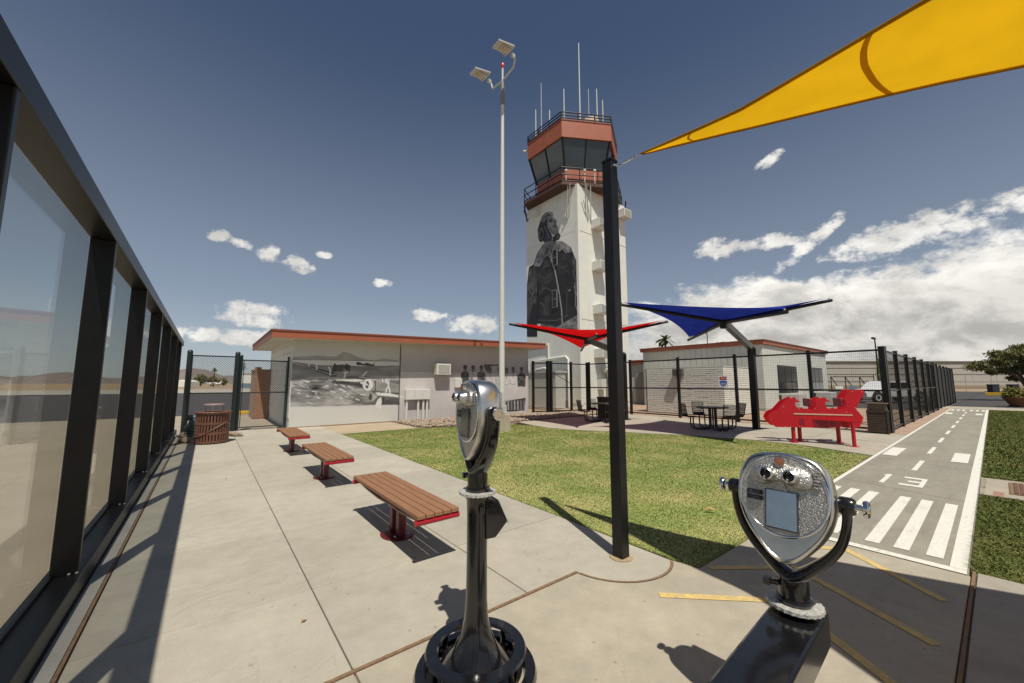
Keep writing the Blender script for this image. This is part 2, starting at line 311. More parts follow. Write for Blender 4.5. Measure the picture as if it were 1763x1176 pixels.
# chevrons painted on the walk
ch = [((2.8, 1.74), (3.36, 1.25), (3.36, .98), (2.95, .45)), ((3.54, 1.71), (3.93, 1.39), (4.2, 1.1), (3.62, .38)), ((4.72, 1.32), (4.95, 1.1), (4.92, 1.02), (4.38, .39))]
for k, c in enumerate(ch):
    c = [Vector(p) for p in c]; c = [c[0], (c[1] * .6 + c[2] * .4) + Vector((.10, -.02)), c[3]] if k < 2 else [c[0], c[1] + Vector((.02, -.02)), c[3]]
    w = .034; d0 = (c[1]-c[0]).normalized(); d1 = (c[2]-c[1]).normalized(); n0 = Vector((-d0.y, d0.x)); n1 = Vector((-d1.y, d1.x)); mit = (n0+n1).normalized(); mit *= w / max(.3, mit.dot(n0))
    L_ = [c[0]+n0*w, c[1]+mit, c[2]+n1*w]; R_ = [c[0]-n0*w, c[1]-mit, c[2]-n1*w]
    b = MB(); b.add([(*p, .004) for p in L_] + [(*p, .004) for p in R_], [(0, 1, 4, 3), (1, 2, 5, 4)]); b.build('chevron_stripe', M_yellowp, base)

# ---- runway path
def py(x, o): return 1.08 + .008 * (x - 5) + o
path_pts = [(5.11, py(5, -.78)), (37.2, py(37, -.78)), (37.2, py(37, .76)), (5.11, py(5, .76))]
path = poly_sheet('runway_path', path_pts, 0, M_conc3)
def mark(name, x0, x1, o0, o1, m=M_whitep):
    b = MB(); b.add([(x0, py(x0, o0), .005), (x1, py(x1, o0), .005), (x1, py(x1, o1), .005), (x0, py(x0, o1), .005)], [(0, 1, 2, 3)]); b.build(name, m, path, fix=False)
mark('edge_line', 5.22, 37, .69, .75); mark('edge_line', 5.22, 37, -.77, -.67); mark('edge_line', 5.11, 5.215, -.77, .76)
for o in (.565, .35, .14, -.19, -.40, -.62): mark('threshold_stripe', 5.39 if o < .1 else 5.4, 7.86, o - .005, o + .105)
for o in (.53, .31, .1, -.2, -.42, -.64): mark('threshold_stripe', 34.6, 36.3, o, o + .115)
for x in np.arange(10.33, 33, 2.7): mark('centre_dash', x, x + 1.42, -.035, .035)
mark('aiming_block', 12.08, 13.65, -.60, -.37); mark('aiming_block', 12.08, 13.65, .42, .66)
mark('aiming_block', 30.6, 32.1, -.60, -.37); mark('aiming_block', 30.6, 32.1, .42, .66)
def digit(strokes, ox, w=.055):
    b = MB()
    for q in strokes: b.add([(x, py(x, o), .005) for x, o in q], [tuple(range(len(q)))])
    b.build('runway_number', M_whitep, path)
# digits read by someone walking away from the camera: up is +X, right is -Y
digit([[(8.68, .255), (8.68, .195), (9.58, .195), (9.58, .255)], [(9.40, .295), (9.40, .2552), (9.56, .2552)]], 0)
def bx(x0, x1, o0, o1): return [(x0, o0), (x1, o0), (x1, o1), (x0, o1)]
digit([bx(8.72, 9.54, -.235, -.18), bx(8.72, 8.86, -.1798, .035), bx(9.40, 9.54, -.1798, .035), bx(9.06, 9.20, -.1798, -.04)], 0)
b = MB()
for x in (8.2, 11.2, 14.2, 17.2, 20.2, 23.2, 26.2, 29.2, 32.2): b.add([(x + .35, py(x, .68), .002), (x + .365, py(x, .68), .002), (x - .02, py(x, -.66), .002), (x - .035, py(x, -.66), .002)], [(0, 1, 2, 3)])
b.build('saw_joint', M_joint2, path)

# ---- lawns
lawn_pts = [(3.47, 1.79), (5.08, 1.77), (5.12, 1.86), (11.75, 1.91), (12.0, 2.58), (12.3, 3.39), (12.33, 4.48), (11.94, 5.92), (11.31, 7.12), (10.7, 8.31), (10.1, 9.2), (9.8, 10.3), (9.9, 11.3), (9.6, 12.1), (8.4, 12.55), (6.89, 12.95), (5.66, 13.15), (4.47, 13.18), (3.47, 13.1)]
def grass_mat(name, a, bcol, c):
    m = bpy.data.materials.new(name); m.use_nodes = True; nt = m.node_tree; N = nt.nodes; L = nt.links; bs = N['Principled BSDF']; bs.inputs['Roughness'].default_value = .75; bs.inputs['Specular IOR Level'].default_value = .25
    tc = N.new('ShaderNodeTexCoord'); r = []
    for sc, lo, hi in ((.9, .42, .66), (14, .33, .67)):
        n = N.new('ShaderNodeTexNoise'); n.inputs['Scale'].default_value = sc; n.inputs['Detail'].default_value = 7; n.inputs['Roughness'].default_value = .62; L.new(tc.outputs['Object'], n.inputs['Vector'])
        q = N.new('ShaderNodeMapRange'); q.inputs[1].default_value = lo; q.inputs[2].default_value = hi; L.new(n.outputs['Fac'], q.inputs[0]); r.append(q.outputs[0])
    m1 = N.new('ShaderNodeMix'); m1.data_type = 'RGBA'; L.new(r[1], m1.inputs[0]); m1.inputs['A'].default_value = (*a, 1); m1.inputs['B'].default_value = (*bcol, 1)
    m2 = N.new('ShaderNodeMix'); m2.data_type = 'RGBA'; L.new(r[0], m2.inputs[0]); L.new(m1.outputs['Result'], m2.inputs['A']); m2.inputs['B'].default_value = (*c, 1)
    f = N.new('ShaderNodeMath'); f.operation = 'MULTIPLY'; f.inputs[1].default_value = .66; L.new(r[0], f.inputs[0]); L.new(f.outputs[0], m2.inputs[0])
    L.new(m2.outputs['Result'], bs.inputs['Base Color']); MATS[name] = m; return m
M_grass = grass_mat('dry_lawn_grass', (.185, .25, .058), (.32, .36, .108), (.54, .46, .20))
M_grass2 = grass_mat('green_lawn_grass', (.08, .11, .024), (.14, .165, .04), (.21, .19, .06))
poly_sheet('lawn', lawn_pts, -.012, M_grass)
RL1 = [(5.28, -6), (8.93, -6), (8.93, py(8.93, -.787)), (5.28, py(5.28, -.787))]; RL2 = [(10.52, -6), (37.1, -6), (37.1, py(37.1, -.787)), (10.52, py(10.52, -.787))]
poly_sheet('lawn', RL1, -.012, M_grass2); poly_sheet('lawn', RL2, -.012, M_grass2)
poly_sheet('drain_strip', [(8.94, -6), (10.51, -6), (10.51, py(10.5, -.787)), (8.94, py(8.94, -.787))], .0, M_conc2)
def inside(P, poly):
    x, y = P[:, 0], P[:, 1]; r = np.zeros(len(P), bool); n = len(poly)
    for i in range(n):
        x0, y0 = poly[i]; x1, y1 = poly[(i+1) % n]
        if y0 == y1: continue
        c = ((y0 > y) != (y1 > y)) & (x < (x1 - x0) * (y - y0) / (y1 - y0) + x0); r ^= c
    return r
def grass(name, poly, dens, h, m, label, x0=None, x1=None, w=.0028):
    xsn = [p[0] for p in poly]; ysn = [p[1] for p in poly]; A = (max(xsn) - min(xsn)) * (max(ysn) - min(ysn))
    P = np.column_stack([rng.uniform(min(xsn), max(xsn), int(A * dens)), rng.uniform(min(ysn), max(ysn), int(A * dens))])
    P = P[inside(P, poly)]
    dist = np.hypot(P[:, 0], P[:, 1]); P = P[rng.random(len(P)) < np.clip((4.5 / dist) ** 1.0, .2, 1)]; dist = np.hypot(P[:, 0], P[:, 1])
    n = len(P); a = rng.uniform(0, 2 * np.pi, n); hh = h * rng.uniform(.5, 1.25, n); ww = w * np.clip(dist / 4, 1, 4); le = rng.uniform(.8, 2.2, n) * hh; b2 = rng.uniform(0, 2 * np.pi, n)
    V = np.zeros((n, 3, 3)); V[:, 0, 0] = P[:, 0] - np.cos(a) * ww; V[:, 0, 1] = P[:, 1] - np.sin(a) * ww; V[:, 1, 0] = P[:, 0] + np.cos(a) * ww; V[:, 1, 1] = P[:, 1] + np.sin(a) * ww
    V[:, :2, 2] = -.012; V[:, 2, 0] = P[:, 0] + np.cos(b2) * le; V[:, 2, 1] = P[:, 1] + np.sin(b2) * le; V[:, 2, 2] = -.012 + hh
    me = bpy.data.meshes.new(name); me.vertices.add(n * 3); me.vertices.foreach_set('co', V.ravel()); me.loops.add(n * 3); me.loops.foreach_set('vertex_index', np.arange(n * 3)); me.polygons.add(n); me.polygons.foreach_set('loop_start', np.arange(n) * 3)
    me.update(); me.validate(); me.polygons.foreach_set('use_smooth', np.ones(n, bool)); nv = np.zeros((n, 3, 3)); nv[:, :, 2] = 1; nv[:, :, :2] = rng.uniform(-.25, .25, (n, 1, 2)); nv /= np.linalg.norm(nv, axis=2)[..., None]; me.normals_split_custom_set_from_vertices(nv.reshape(-1, 3))
    me.materials.append(m); o = link(name, me); tag(o, label, 'grass', kind='stuff')
grass('grass', lawn_pts, 11000, .009, M_grass, 'short patchy yellow green grass of the main lawn')
grass('grass', [(5.28, -1.2)] + [(8.92, -1.2)] + RL1[2:], 9000, .024, M_grass2, 'green grass right of the near end of the painted path')
grass('grass', [(10.53, -3.5), (37, -3.5)] + RL2[2:], 5000, .028, M_grass2, 'green grass beyond the drain along the painted path')
def fringe(x0, x1, y, n, m):   # longer blades hanging over the edge
    b = MB()
    for i in range(n):
        x = random.uniform(x0, x1); a = random.uniform(-.5, .5); l = random.uniform(.03, .12); b.add([(x - .003, y - .02, -.01), (x + .003, y - .02, -.01), (x + a * l, y + l * .7, random.uniform(.02, .06))], [(0, 1, 2)])
    tag(b.build('grass_fringe', m, fix=False), 'blades of grass hanging over the right edge line of the path', 'grass', kind='stuff')
fringe(5.3, 12, .285, 420, M_grass2)
b = MB()
for (p, q, nrm, cnt) in (((3.47, 1.8), (3.47, 13.0), (-1, 0), 1500), ((3.5, 1.8), (5.05, 1.78), (0, -1), 420), ((5.15, 1.86), (11.7, 1.91), (0, -1), 700)):
    for i in range(cnt):
        t = random.random() ** (1.6 if nrm[0] else 1); x = p[0] + (q[0] - p[0]) * t; y = p[1] + (q[1] - p[1]) * t; l = random.uniform(.0, .045) if random.random() < .85 else random.uniform(.04, .08); a = random.uniform(-.6, .6); w = .0022 * max(1, math.hypot(x, y) / 4)
        tx, ty = -nrm[1], nrm[0]; x -= nrm[0] * .015; y -= nrm[1] * .015
        b.add([(x - tx * w, y - ty * w, -.01), (x + tx * w, y + ty * w, -.01), (x + nrm[0] * (l + .012) + tx * a * l, y + nrm[1] * (l + .012) + ty * a * l, random.uniform(.004, .016))], [(0, 1, 2)])
tag(b.build('grass_fringe', M_grass, fix=False), 'ragged grass blades along the concrete edge of the main lawn', 'grass', kind='stuff')
# patio
patio_pts = [(11.77, 1.87), (17.3, 1.92), (17.4, 12.9), (10.3, 12.6), (9.92, 11.3), (9.82, 10.3), (10.12, 9.2), (10.72, 8.31), (11.33, 7.12), (11.96, 5.92), (12.35, 4.48), (12.32, 3.39), (12.02, 2.58)]
patio = poly_sheet('patio', patio_pts, 0, concrete('patio_concrete', (.37, .335, .265), .12))
b = MB()
for (p0, p1) in (((11.6, 6.4), (17.3, 6.4)), ((12.3, 3.6), (17.3, 3.6)), ((10.3, 9.2), (17.3, 9.2)), ((14.6, 2), (14.6, 12.7))): b.bar((*p0, .0), (*p1, .0), .012, .004)
b.build('patio_joint', M_joint2, patio)
poly_sheet('gravel_strip', [(17.4, 1.92), (39, 2.1), (39, 2.7), (17.4, 2.45)], -.006, M_tan)
poly_sheet('rock_bed', [(6.12, 13.2), (8.4, 12.6), (9.75, 12.3), (10.3, 12.65), (17.4, 12.95), (17.4, 15.3), (13.8, 15.85), (6.12, 15.87)], -.02, mat('bed_gravel', (.22, .17, .125), .95, var=.35, vscale=16, bump=.8, bscale=40))
b = MB()
bed = [(6.2, 13.1), (8.4, 12.75), (9.7, 12.5), (10.3, 12.8), (17.3, 13.1), (17.3, 15.2), (13.8, 15.7), (6.2, 15.75)]
P = np.column_stack([rng.uniform(6, 17.4, 5200), rng.uniform(12.4, 15.9, 5200)]); P = P[inside(P, bed)]
for i, p in enumerate(P[:2300]):
    s_ = random.uniform(.04, .11); b.rock((p[0], p[1], s_ * .35), (s_, s_ * random.uniform(.6, 1), s_ * .6), i)
o = b.build('river_rock', M_rock, fix=False); tag(o, 'bed of tan river rocks between the lawn and the buildings', 'rocks', kind='stuff')

# ------------------------------------------------------------------ glass wall
gw = thing('glass_wall', 'long black framed glass wall down the left side of the plaza', 'glass wall', (-.7, 0, 0))
y_m = [4.47 + 2.14 * k for k in range(-3, 6)]
b = MB(); b.bb(-.13, .03, -5, 16.1, 2.78, 2.92); b.build('top_rail', M_black, gw, bevel=.006)
b = MB(); b.bb(-.16, .05, -5, 16.1, .03, .165); b.build('sill', M_black, gw, bevel=.006)
b = MB(); b.bb(-.14, .02, -5, 16.1, -.05, .028); b.build('base_shoe', mat('base_concrete', (.3, .29, .26), .9, var=.15, vscale=4), gw)
b = MB(); b.bb(-.145, -.10, -5, 16.1, .166, .19); b.build('glazing_bead', M_black, gw)
for y in y_m:
    b = MB(); b.bb(-.125, .025, y, y + .05, .167, 2.778); b.build('mullion', M_black, gw, bevel=.006)
for k in range(len(y_m) - 1):
    b = MB(); b.bb(-.128, -.118, y_m[k] + .052, y_m[k+1] - .002, .191, 2.777); b.build('pane', M_glass, gw)
b = MB()
for y in y_m:
    for dx in (-.02, .02): b.cyl((dx, y - .012, .17), (dx, y - .012, .178), .009, n=6)
b.build('bolt', M_galv, gw)
# ------------------------------------------------------------------ flat prints painted on walls
class Canvas:
    def __init__(s, u0, u1, v0, v1, ppm, bg):
        s.u0, s.v0, s.ppm = u0, v0, ppm; s.w = int((u1-u0)*ppm); s.h = int((v1-v0)*ppm); s.u1 = u1; s.v1 = v1
        s.U, s.V = np.meshgrid(u0 + (np.arange(s.w+1))/s.w*(u1-u0), v0 + (np.arange(s.h+1))/s.h*(v1-v0))
        s.a = np.zeros(s.U.shape + (3,)); s.a[:] = bg; s.gain = 1.; s.m = np.zeros(s.U.shape)
    def mask(s, poly):
        x, y = s.U, s.V; r = np.zeros(x.shape, bool); n = len(poly)
        for i in range(n):
            (x0, y0), (x1, y1) = poly[i], poly[(i+1) % n]
            if abs(y0-y1) < 1e-9: continue
            r ^= ((y0 > y) != (y1 > y)) & (x < (x1-x0)*(y-y0)/(y1-y0)+x0)
        return r.astype(float)
    def put(s, k, g, tint=(1.03, 1, .97)):
        g = np.asarray(g)[..., None] * np.array(tint) if np.ndim(g) else g * np.array(tint)
        s.a = s.a*(1-k[..., None]) + g*k[..., None]; s.m = np.maximum(s.m, k)
    def poly(s, pts, g, noise=0., sc=4., st=1., clip=None):
        k = s.mask(pts)
        if clip is not None: k = k*clip
        gg = g + noise*s.noise(sc, st) if noise else g; s.put(k, np.clip(gg, .01, 1) if noise else g); return k
    def line(s, pts, w, g, clip=None):
        k = np.zeros(s.U.shape)
        for (x0, y0), (x1, y1) in zip(pts[:-1], pts[1:]):
            dx, dy = x1-x0, y1-y0; t = np.clip(((s.U-x0)*dx+(s.V-y0)*dy)/(dx*dx+dy*dy+1e-9), 0, 1)
            k = np.maximum(k, np.clip((w/2-np.hypot(s.U-x0-t*dx, s.V-y0-t*dy))*s.ppm+.5, 0, 1))
        if clip is not None: k = k*clip
        s.put(k, g)
    def ell(s, c, rx, ry, g):
        s.put(np.clip((1-np.hypot((s.U-c[0])/rx, (s.V-c[1])/ry))*min(rx, ry)*s.ppm+.5, 0, 1), g)
    def noise(s, sc, st=1.):
        out = np.zeros(s.U.shape)
        for o in range(4):
            f = sc*2**o; gx = (s.U-s.u0)*f/st; gy = (s.V-s.v0)*f; lat = rng.uniform(-1, 1, (int(gy.max())+3, int(gx.max())+3))
            i, j = gx.astype(int), gy.astype(int); a, b_ = gx-i, gy-j; a = a*a*(3-2*a); b_ = b_*b_*(3-2*b_)
            out += (lat[j, i]*(1-a)*(1-b_)+lat[j, i+1]*a*(1-b_)+lat[j+1, i]*(1-a)*b_+lat[j+1, i+1]*a*b_)/1.7**o
        return out
    def build(s, name, fn, m, parent, only=False):
        h, w = s.U.shape; vs = [fn(u, v) for u, v in zip(s.U.ravel(), s.V.ravel())]
        q = (np.arange(h-1)[:, None]*w+np.arange(w-1)[None]).ravel()
        if only: keep = (s.m[:-1, :-1].ravel() > .5) | (s.m[1:, 1:].ravel() > .5); q = q[keep]
        me = bpy.data.meshes.new(name); me.from_pydata(vs, [], np.column_stack([q, q+1, q+w+1, q+w]).tolist())
        at = me.color_attributes.new('print', 'FLOAT_COLOR', 'POINT'); c = np.ones((h*w, 4)); c[:, :3] = np.clip(s.a.reshape(-1, 3) * s.gain, 0, .82); at.data.foreach_set('color', c.ravel())
        me.materials.append(m); me.update(); return link(name, me, parent)
def hom(H, s, ox, oy):
    H = np.array(H)
    def f(x, y):
        v = H @ np.array([x/s+ox, y/s+oy, 1.]); return (v[0]/v[2], v[1]/v[2])
    return f
M_print = attr_mat('printed_mural')
HW = [[0.012337689, 0.001057027, -5.102192453], [-0.00098082, -0.015495876, 11.91614068], [-0.000613012, 8.415e-05, 1.0]]
HT = [[0.036334573, -0.004987777, -59.272166383], [-0.003868984, 0.057936108, -36.856604204], [-0.002418115, -0.000207171, 1.0]]
# ------------------------------------------------------------------ building with the airfield mural
hb = thing('mural_building', 'low white building with a photo mural and terracotta roof edge', 'building', (2.38, 15.9, 0))
def zr(x): return 3.20 + .0253 * x      # underside of the rising roof, x from the left wall
b = MB(); b.prism([(0, -.1), (11.3, -.1), (11.3, zr(11.3)), (0, zr(0))], lambda a, c, t: (a, t, c), 0, 6.1); wall = b.build('wall', M_white, hb)
b = MB()
for z in np.arange(.35, 3.1, .3): b.bb(-.022, -.001, .01, 6.1, z, z + .285)
b.build('siding', M_white, wall)
b = MB(); X0, X1, Y0, Y1 = -.74, 11.95, -.65, 6.4
b.prism([(X0, zr(X0)), (X1, zr(X1)), (X1, zr(X1) + .16), (X0, zr(X0) + .16)], lambda a, c, t: (a, t, c), Y0, Y1); roof = b.build('roof', mat('soffit_white', (.6, .58, .52), .7, var=.05, vscale=2), hb)
b = MB(); b.prism([(X0 - .03, zr(X0) - .02), (X1 + .03, zr(X1) - .02), (X1 + .03, zr(X1) + .2), (X0 - .03, zr(X0) + .2)], lambda a, c, t: (a, t, c), Y0 - .04, Y0 - .002); b.build('fascia', M_terra, roof, bevel=.004)
b = MB(); b.prism([(X0 - .06, zr(X0) + .202), (X1 + .05, zr(X1) + .202), (X1 + .05, zr(X1) + .27), (X0 - .06, zr(X0) + .27)], lambda a, c, t: (a, t, c), Y0 - .065, Y0 + .1); b.build('drip_edge', M_terrad, roof, bevel=.004)
for x_, s_ in ((X0, -1), (X1, 1)):
    b = MB(); b.bb(min(x_ + s_ * .002, x_ + s_ * .035), max(x_ + s_ * .002, x_ + s_ * .035), Y0, Y1, zr(x_) - .02, zr(x_) + .2); b.build('fascia', M_terra, roof)
    b = MB(); b.bb(min(x_ + s_ * .002, x_ + s_ * .06), max(x_ + s_ * .002, x_ + s_ * .06), Y0 + .11, Y1, zr(x_) + .202, zr(x_) + .268); b.build('drip_edge', M_terrad, roof)
b = MB(); b.bb(7.72, 7.86, Y0 - .07, Y0 - .042, zr(7.8) + .02, zr(7.8) + .25); b.build('splice_plate', M_terrad, roof)
b = MB(); b.cyl((-.45, .2, zr(0) + .1), (-.45, .2, zr(0) + .75), .02, n=6); b.build('antenna', M_plumb, roof)
b = MB(); b.prism([(0, zr(X0) + .171), (12.69, zr(X1) + .171), (12.69, zr(X1) + .177), (0, zr(X0) + .177)], lambda a, c, t: (a + X0, t, c), Y0 + .1, Y1); b.build('roof_membrane', M_galv, roof)
# mural: one printed skin on the front of the wall (u = metres from left end, v = height)
cv = Canvas(0, 11.3, .02, 3.2, 60, (.55, .54, .49))
f1 = hom(HW, 8.395, 490, 600); f2 = hom(HW, 8.4, 740, 600)
def W1(pts): return [(p[0] - 2.38, p[1]) for p in (f1(x, y) for x, y in pts)]
def W2(pts): return [(p[0] - 2.38, p[1]) for p in (f2(x, y) for x, y in pts)]
nz = cv.noise(1.2); top = np.clip((cv.V - 1.6) / 1.6, 0, 1)
# right hand picture: eave shadow painted in as a darker band above
k = ((cv.U > 4.06) & (cv.V > 2.03 - .012 * (cv.U - 4))).astype(float); cv.put(k, .40 + .12 * np.clip((cv.V - 2.2) / .9, -.4, 1) + .02 * nz, (1.05, .99, .96)); k = ((cv.U > 4.06) & (cv.V <= 2.03 - .012 * (cv.U - 4))).astype(float); cv.put(k, .50 + .035 * nz - .04 * np.clip((1.4 - cv.V), 0, 1), (1.05, .985, .955))
k = ((cv.U > 4.06) & (cv.V < .5) & (cv.U < 6.5)).astype(float); cv.put(k * .25, .42, (1.05, .97, .98))
# left hand picture
cv.poly([(0, .66), (4.06, .58), (4.06, 3.2), (0, 3.2)], .52, .02, .8)
L1 = lambda pts, g, n=0., sc=5., st=3.: cv.poly(W1(pts), g, n, sc, st)
L1([(90, 120), (500, 110), (740, 130), (800, 95), (840, 60), (900, 68), (950, 85), (1060, 140), (1180, 175), (1300, 190), (1420, 165), (1660, 200), (1660, 225), (80, 175)], .33, .04, 8)
L1([(80, 158), (1660, 210), (1660, 272), (1000, 265), (500, 245), (80, 185)], .60, .03)
L1([(80, 185), (500, 245), (1000, 265), (1660, 270), (1660, 418), (700, 412), (80, 412)], .23, .06, 7, 5)
L1([(80, 410), (1660, 416), (1660, 822), (80, 845)], .25, .15, 5, 4)
for i in range(60):
    x, y = random.uniform(100, 1150), random.uniform(430, 800); w_ = random.uniform(20, 90); cv.line(W1([(x, y), (x + w_, y + w_ * random.uniform(.1, .55))]), random.uniform(.01, .05), random.choice((.12, .17, .45, .52, .56)))
for t in np.linspace(0, 1, 20) ** 1.3:
    x, y, s_ = 110 + 590 * t, 195 + 185 * t, 14 + 40 * t
    L1([(x - s_, y), (x - s_ * .2, y - s_ * .6), (x + s_, y - s_ * .1), (x + s_ * .8, y + s_ * .6), (x - s_ * .7, y + s_ * .7)], random.uniform(.015, .04)); cv.line(W1([(x - s_ * .9, y + s_ * .1), (x + s_ * .7, y + s_ * .05)]), .03, random.uniform(.25, .45))
for i in range(7):
    x = 690 + i * 34; L1([(x, 300), (x + 30, 225 + random.uniform(-10, 30)), (x + 60, 250), (x + 50, 340), (x - 10, 345)], random.uniform(.03, .1))
L1([(1030, 215), (1070, 208), (1140, 240), (1180, 222), (1270, 250), (1300, 235), (1296, 272), (1150, 262), (1040, 250)], .05)
L1([(760, 475), (1100, 500), (1155, 585), (1000, 545), (800, 520)], .04, .02); L1([(700, 470), (735, 455), (790, 520), (740, 520)], .06)
L1([(715, 437), (1060, 452), (1150, 478), (1020, 492), (760, 462)], .58, .05); L1([(990, 425), (1090, 418), (1460, 495), (1300, 500), (1080, 455)], .18); cv.line(W1([(1080, 420), (1250, 455), (1450, 500)]), .035, .5)
L1([(1210, 465), (1310, 470), (1660, 540), (1660, 650), (1320, 655), (1220, 640)], .24, .05); L1([(1300, 480), (1320, 480), (1320, 620), (1300, 620)], .09); L1([(1240, 620), (1660, 655), (1660, 700), (1300, 660)], .07)
c0, c1 = W1([(1205, 535), (1255, 610)]); cv.ell(c0, c1[0] - c0[0] + .06, c0[1] - c1[1] + .02, .6); c0, c1 = W1([(1192, 535), (1222, 595)]); cv.ell(c0, .075, .145, .04); cv.line(W1([(1155, 480), (1240, 590)]), .03, .5); cv.line(W1([(1105, 505), (1185, 535)]), .07, .55)
L1([(1300, 643), (1500, 655), (1700, 695), (1745, 728), (1560, 705), (1350, 685)], .60, .04); L1([(1350, 690), (1560, 708), (1660, 730), (1660, 822), (1100, 815), (1110, 780), (1280, 770)], .09, .05)
for c, rx, ry in (((1240, 710), .07, .14), ((1425, 760), .06, .15), ((708, 490), .06, .06), ((775, 500), .07, .07)): cv.ell(W1([c])[0], rx, ry, .05)
for pts in ([(1470, 460), (1500, 490), (1500, 560), (1470, 600), (1465, 640)], [(1500, 560), (1520, 610), (1522, 665)], [(1455, 470), (1470, 510), (1500, 510)], [(1410, 460), (1420, 490)], [(870, 345), (875, 390), (858, 435)], [(885, 360), (905, 345)], [(1130, 410), (1185, 350)], [(640, 280), (660, 320), (655, 390)], [(460, 250), (465, 300)], [(350, 205), (352, 250)]): cv.line(W1(pts), .055, .62)
cv.ell(W1([(1495, 462)])[0], .05, .05, .5); cv.ell(W1([(868, 325)])[0], .05, .06, .2)
L1([(1308, 828), (1345, 745), (1392, 712), (1402, 760), (1396, 875), (1385, 830)], .62)
k = ((cv.V < .60 + .02 * np.sin(cv.U * 3)) & (cv.U < 4.06)).astype(float); cv.put(k, .53 + .012 * nz, (1, .99, .91))
L1([(1308, 850), (1345, 760), (1392, 720), (1402, 770), (1396, 880)], .6)
# group of people in the right hand picture
L2 = lambda pts, g, n=0.: cv.poly(W2(pts), g, n, 9)
L2([(780, 275), (950, 280), (1080, 290), (1070, 300), (950, 296), (870, 300), (900, 390), (840, 395), (790, 330)], .09, .05)
for x, y, dk, sh in ((510, 320, .05, .07), (625, 325, .07, .5), (745, 325, .06, .1), (870, 350, .1, .5), (1000, 350, .1, .45), (1110, 360, .1, .55), (1205, 355, .09, .55), (1325, 355, .07, .06)):
    L2([(x - 62, y + 75), (x - 30, y + 48), (x + 35, y + 50), (x + 62, y + 85), (x + 55, y + 230), (x - 55, y + 225)], sh, .05); cv.ell(W2([(x, y + 15)])[0], .10, .14, .16); cv.ell(W2([(x, y - 14)])[0], .115, .09, dk)
    if sh > .2: cv.line(W2([(x - 50, y + 110), (x - 40, y + 190), (x + 30, y + 200)]), .025, .2); cv.line(W2([(x + 45, y + 100), (x + 20, y + 190)]), .02, .25); cv.line(W2([(x - 5, y + 60), (x + 5, y + 120)]), .03, .1)
L2([(470, 700), (1050, 780), (1385, 730), (1370, 900), (1050, 925), (470, 950)], .05)
for x in range(480, 1360, 46): L2([(x, 770), (x + 16, 765), (x + 22, 890), (x + 6, 895)], random.choice((.42, .36, .12, .2)))
cv.line([(4.06, .05), (4.06, 3.2)], .03, .1); cv.line(W1([(110, 155), (1640, 212)]), .018, .07)
cv.gain = 1.0; cv.build('mural', lambda u, v: (u, -.004, v * (zr(u) - .005) / 3.2), M_print, wall)
# window air conditioner, meter boxes and conduits on the wall
def aircon(parent, w, d, h, loc, rz=0, hood=False, front=M_plumb):
    a = thing('tmp', '', ''); a.name = 'air_conditioner'; a.parent = parent; a.location = loc; a.rotation_euler = (0, 0, rz)
    for k in ('label', 'category'):
        if k in a: del a[k]
    b = MB(); b.bb(-w/2, w/2, -d, 0, 0, h); bo = b.build('air_conditioner', front, parent, bevel=.02); bo.location = loc; bo.rotation_euler = (0, 0, rz); bpy.data.objects.remove(a)
    b = MB(); b.bb(-w/2 + .08, w/2 - .08, -d - .008, -d - .001, .08, h - .06); b.build('grille', mat('grille_tan', (.33, .31, .26), .7, var=.1, vscale=40), bo)
    b = MB(); n = 7
    for i in range(n): z = .09 + (h - .17) * i / n; b.bb(-w/2 + .09, w/2 - .09, -d - .016, -d - .009, z, z + .018)
    b.build('louvre', front, bo); return bo
aircon(hb, .72, .34, .5, (5.99, -.006, 1.98))
ms = M_plumb
for x, w_ in ((4.28, .4), (4.685, .36), (5.05, .35)):
    b = MB(); b.bb(x, x + w_, -.22, -.008, .90, 1.34); b.build('meter_box', ms, hb, bevel=.012)
for x in (4.36, 4.88, 5.12, 5.3):
    b = MB(); b.cyl((x, -.12, 0), (x, -.12, .9), .052, n=10); b.build('conduit', ms, hb, smooth=40)
b = MB(); b.bb(6.72, 7.1, -.1, -.008, 1.4, 1.82); b.build('junction_box', ms, hb, bevel=.01)
b = MB(); b.bb(4.04, 4.075, -.02, -.005, .04, 3.2); b.build('wall_seam', mat('seam_dark', (.08, .08, .075), .8), hb)
b = MB(); b.bb(-.02, 11.3, -.012, -.005, .0, .035); b.build('base_flashing', mat('seam_rust', (.3, .2, .13), .8), hb)

# ------------------------------------------------------------------ control tower
tw = thing('control_tower', 'tall white control tower with terracotta cab and airman portrait', 'tower', (19.02, 16.86, 0))
S_ = 5.33
b = MB(); b.bb(0, S_, 0, S_, -.1, 15.2); shaft = b.build('shaft', M_white, tw)
for z0, z1 in ((.3, 5.86), (5.93, 11.95), (12.02, 15.15)):   # cladding bays with real joints between the metal sheets
    for i in range(6):
        w_ = S_ / 6
        b = MB(); b.bb(i * w_ + .004, (i + 1) * w_ - .004, -.03, -.002, z0, z1); b.build('cladding_panel', M_white, shaft)
        b = MB(); b.bb(-.03, -.002, i * w_ + .004, (i + 1) * w_ - .004, z0, z1); b.build('cladding_panel', M_white, shaft)
b = MB(); b.prism([(.16, -.045), (-.045, -.045), (-.045, .16), (-.032, .16), (-.032, -.032), (.16, -.032)], lambda a, c, t: (a, c, t), .2, 15.25); b.build('corner_trim', M_white, shaft)
for z in (5.895, 11.985):
    b = MB(); b.bb(0, S_, -.05, -.032, z - .05, z + .02); b.build('drip_flashing', M_white, shaft); b = MB(); b.bb(-.0345, -.0305, 0.17, S_, z - .05, z + .02); b.build('drip_flashing', M_white, shaft)
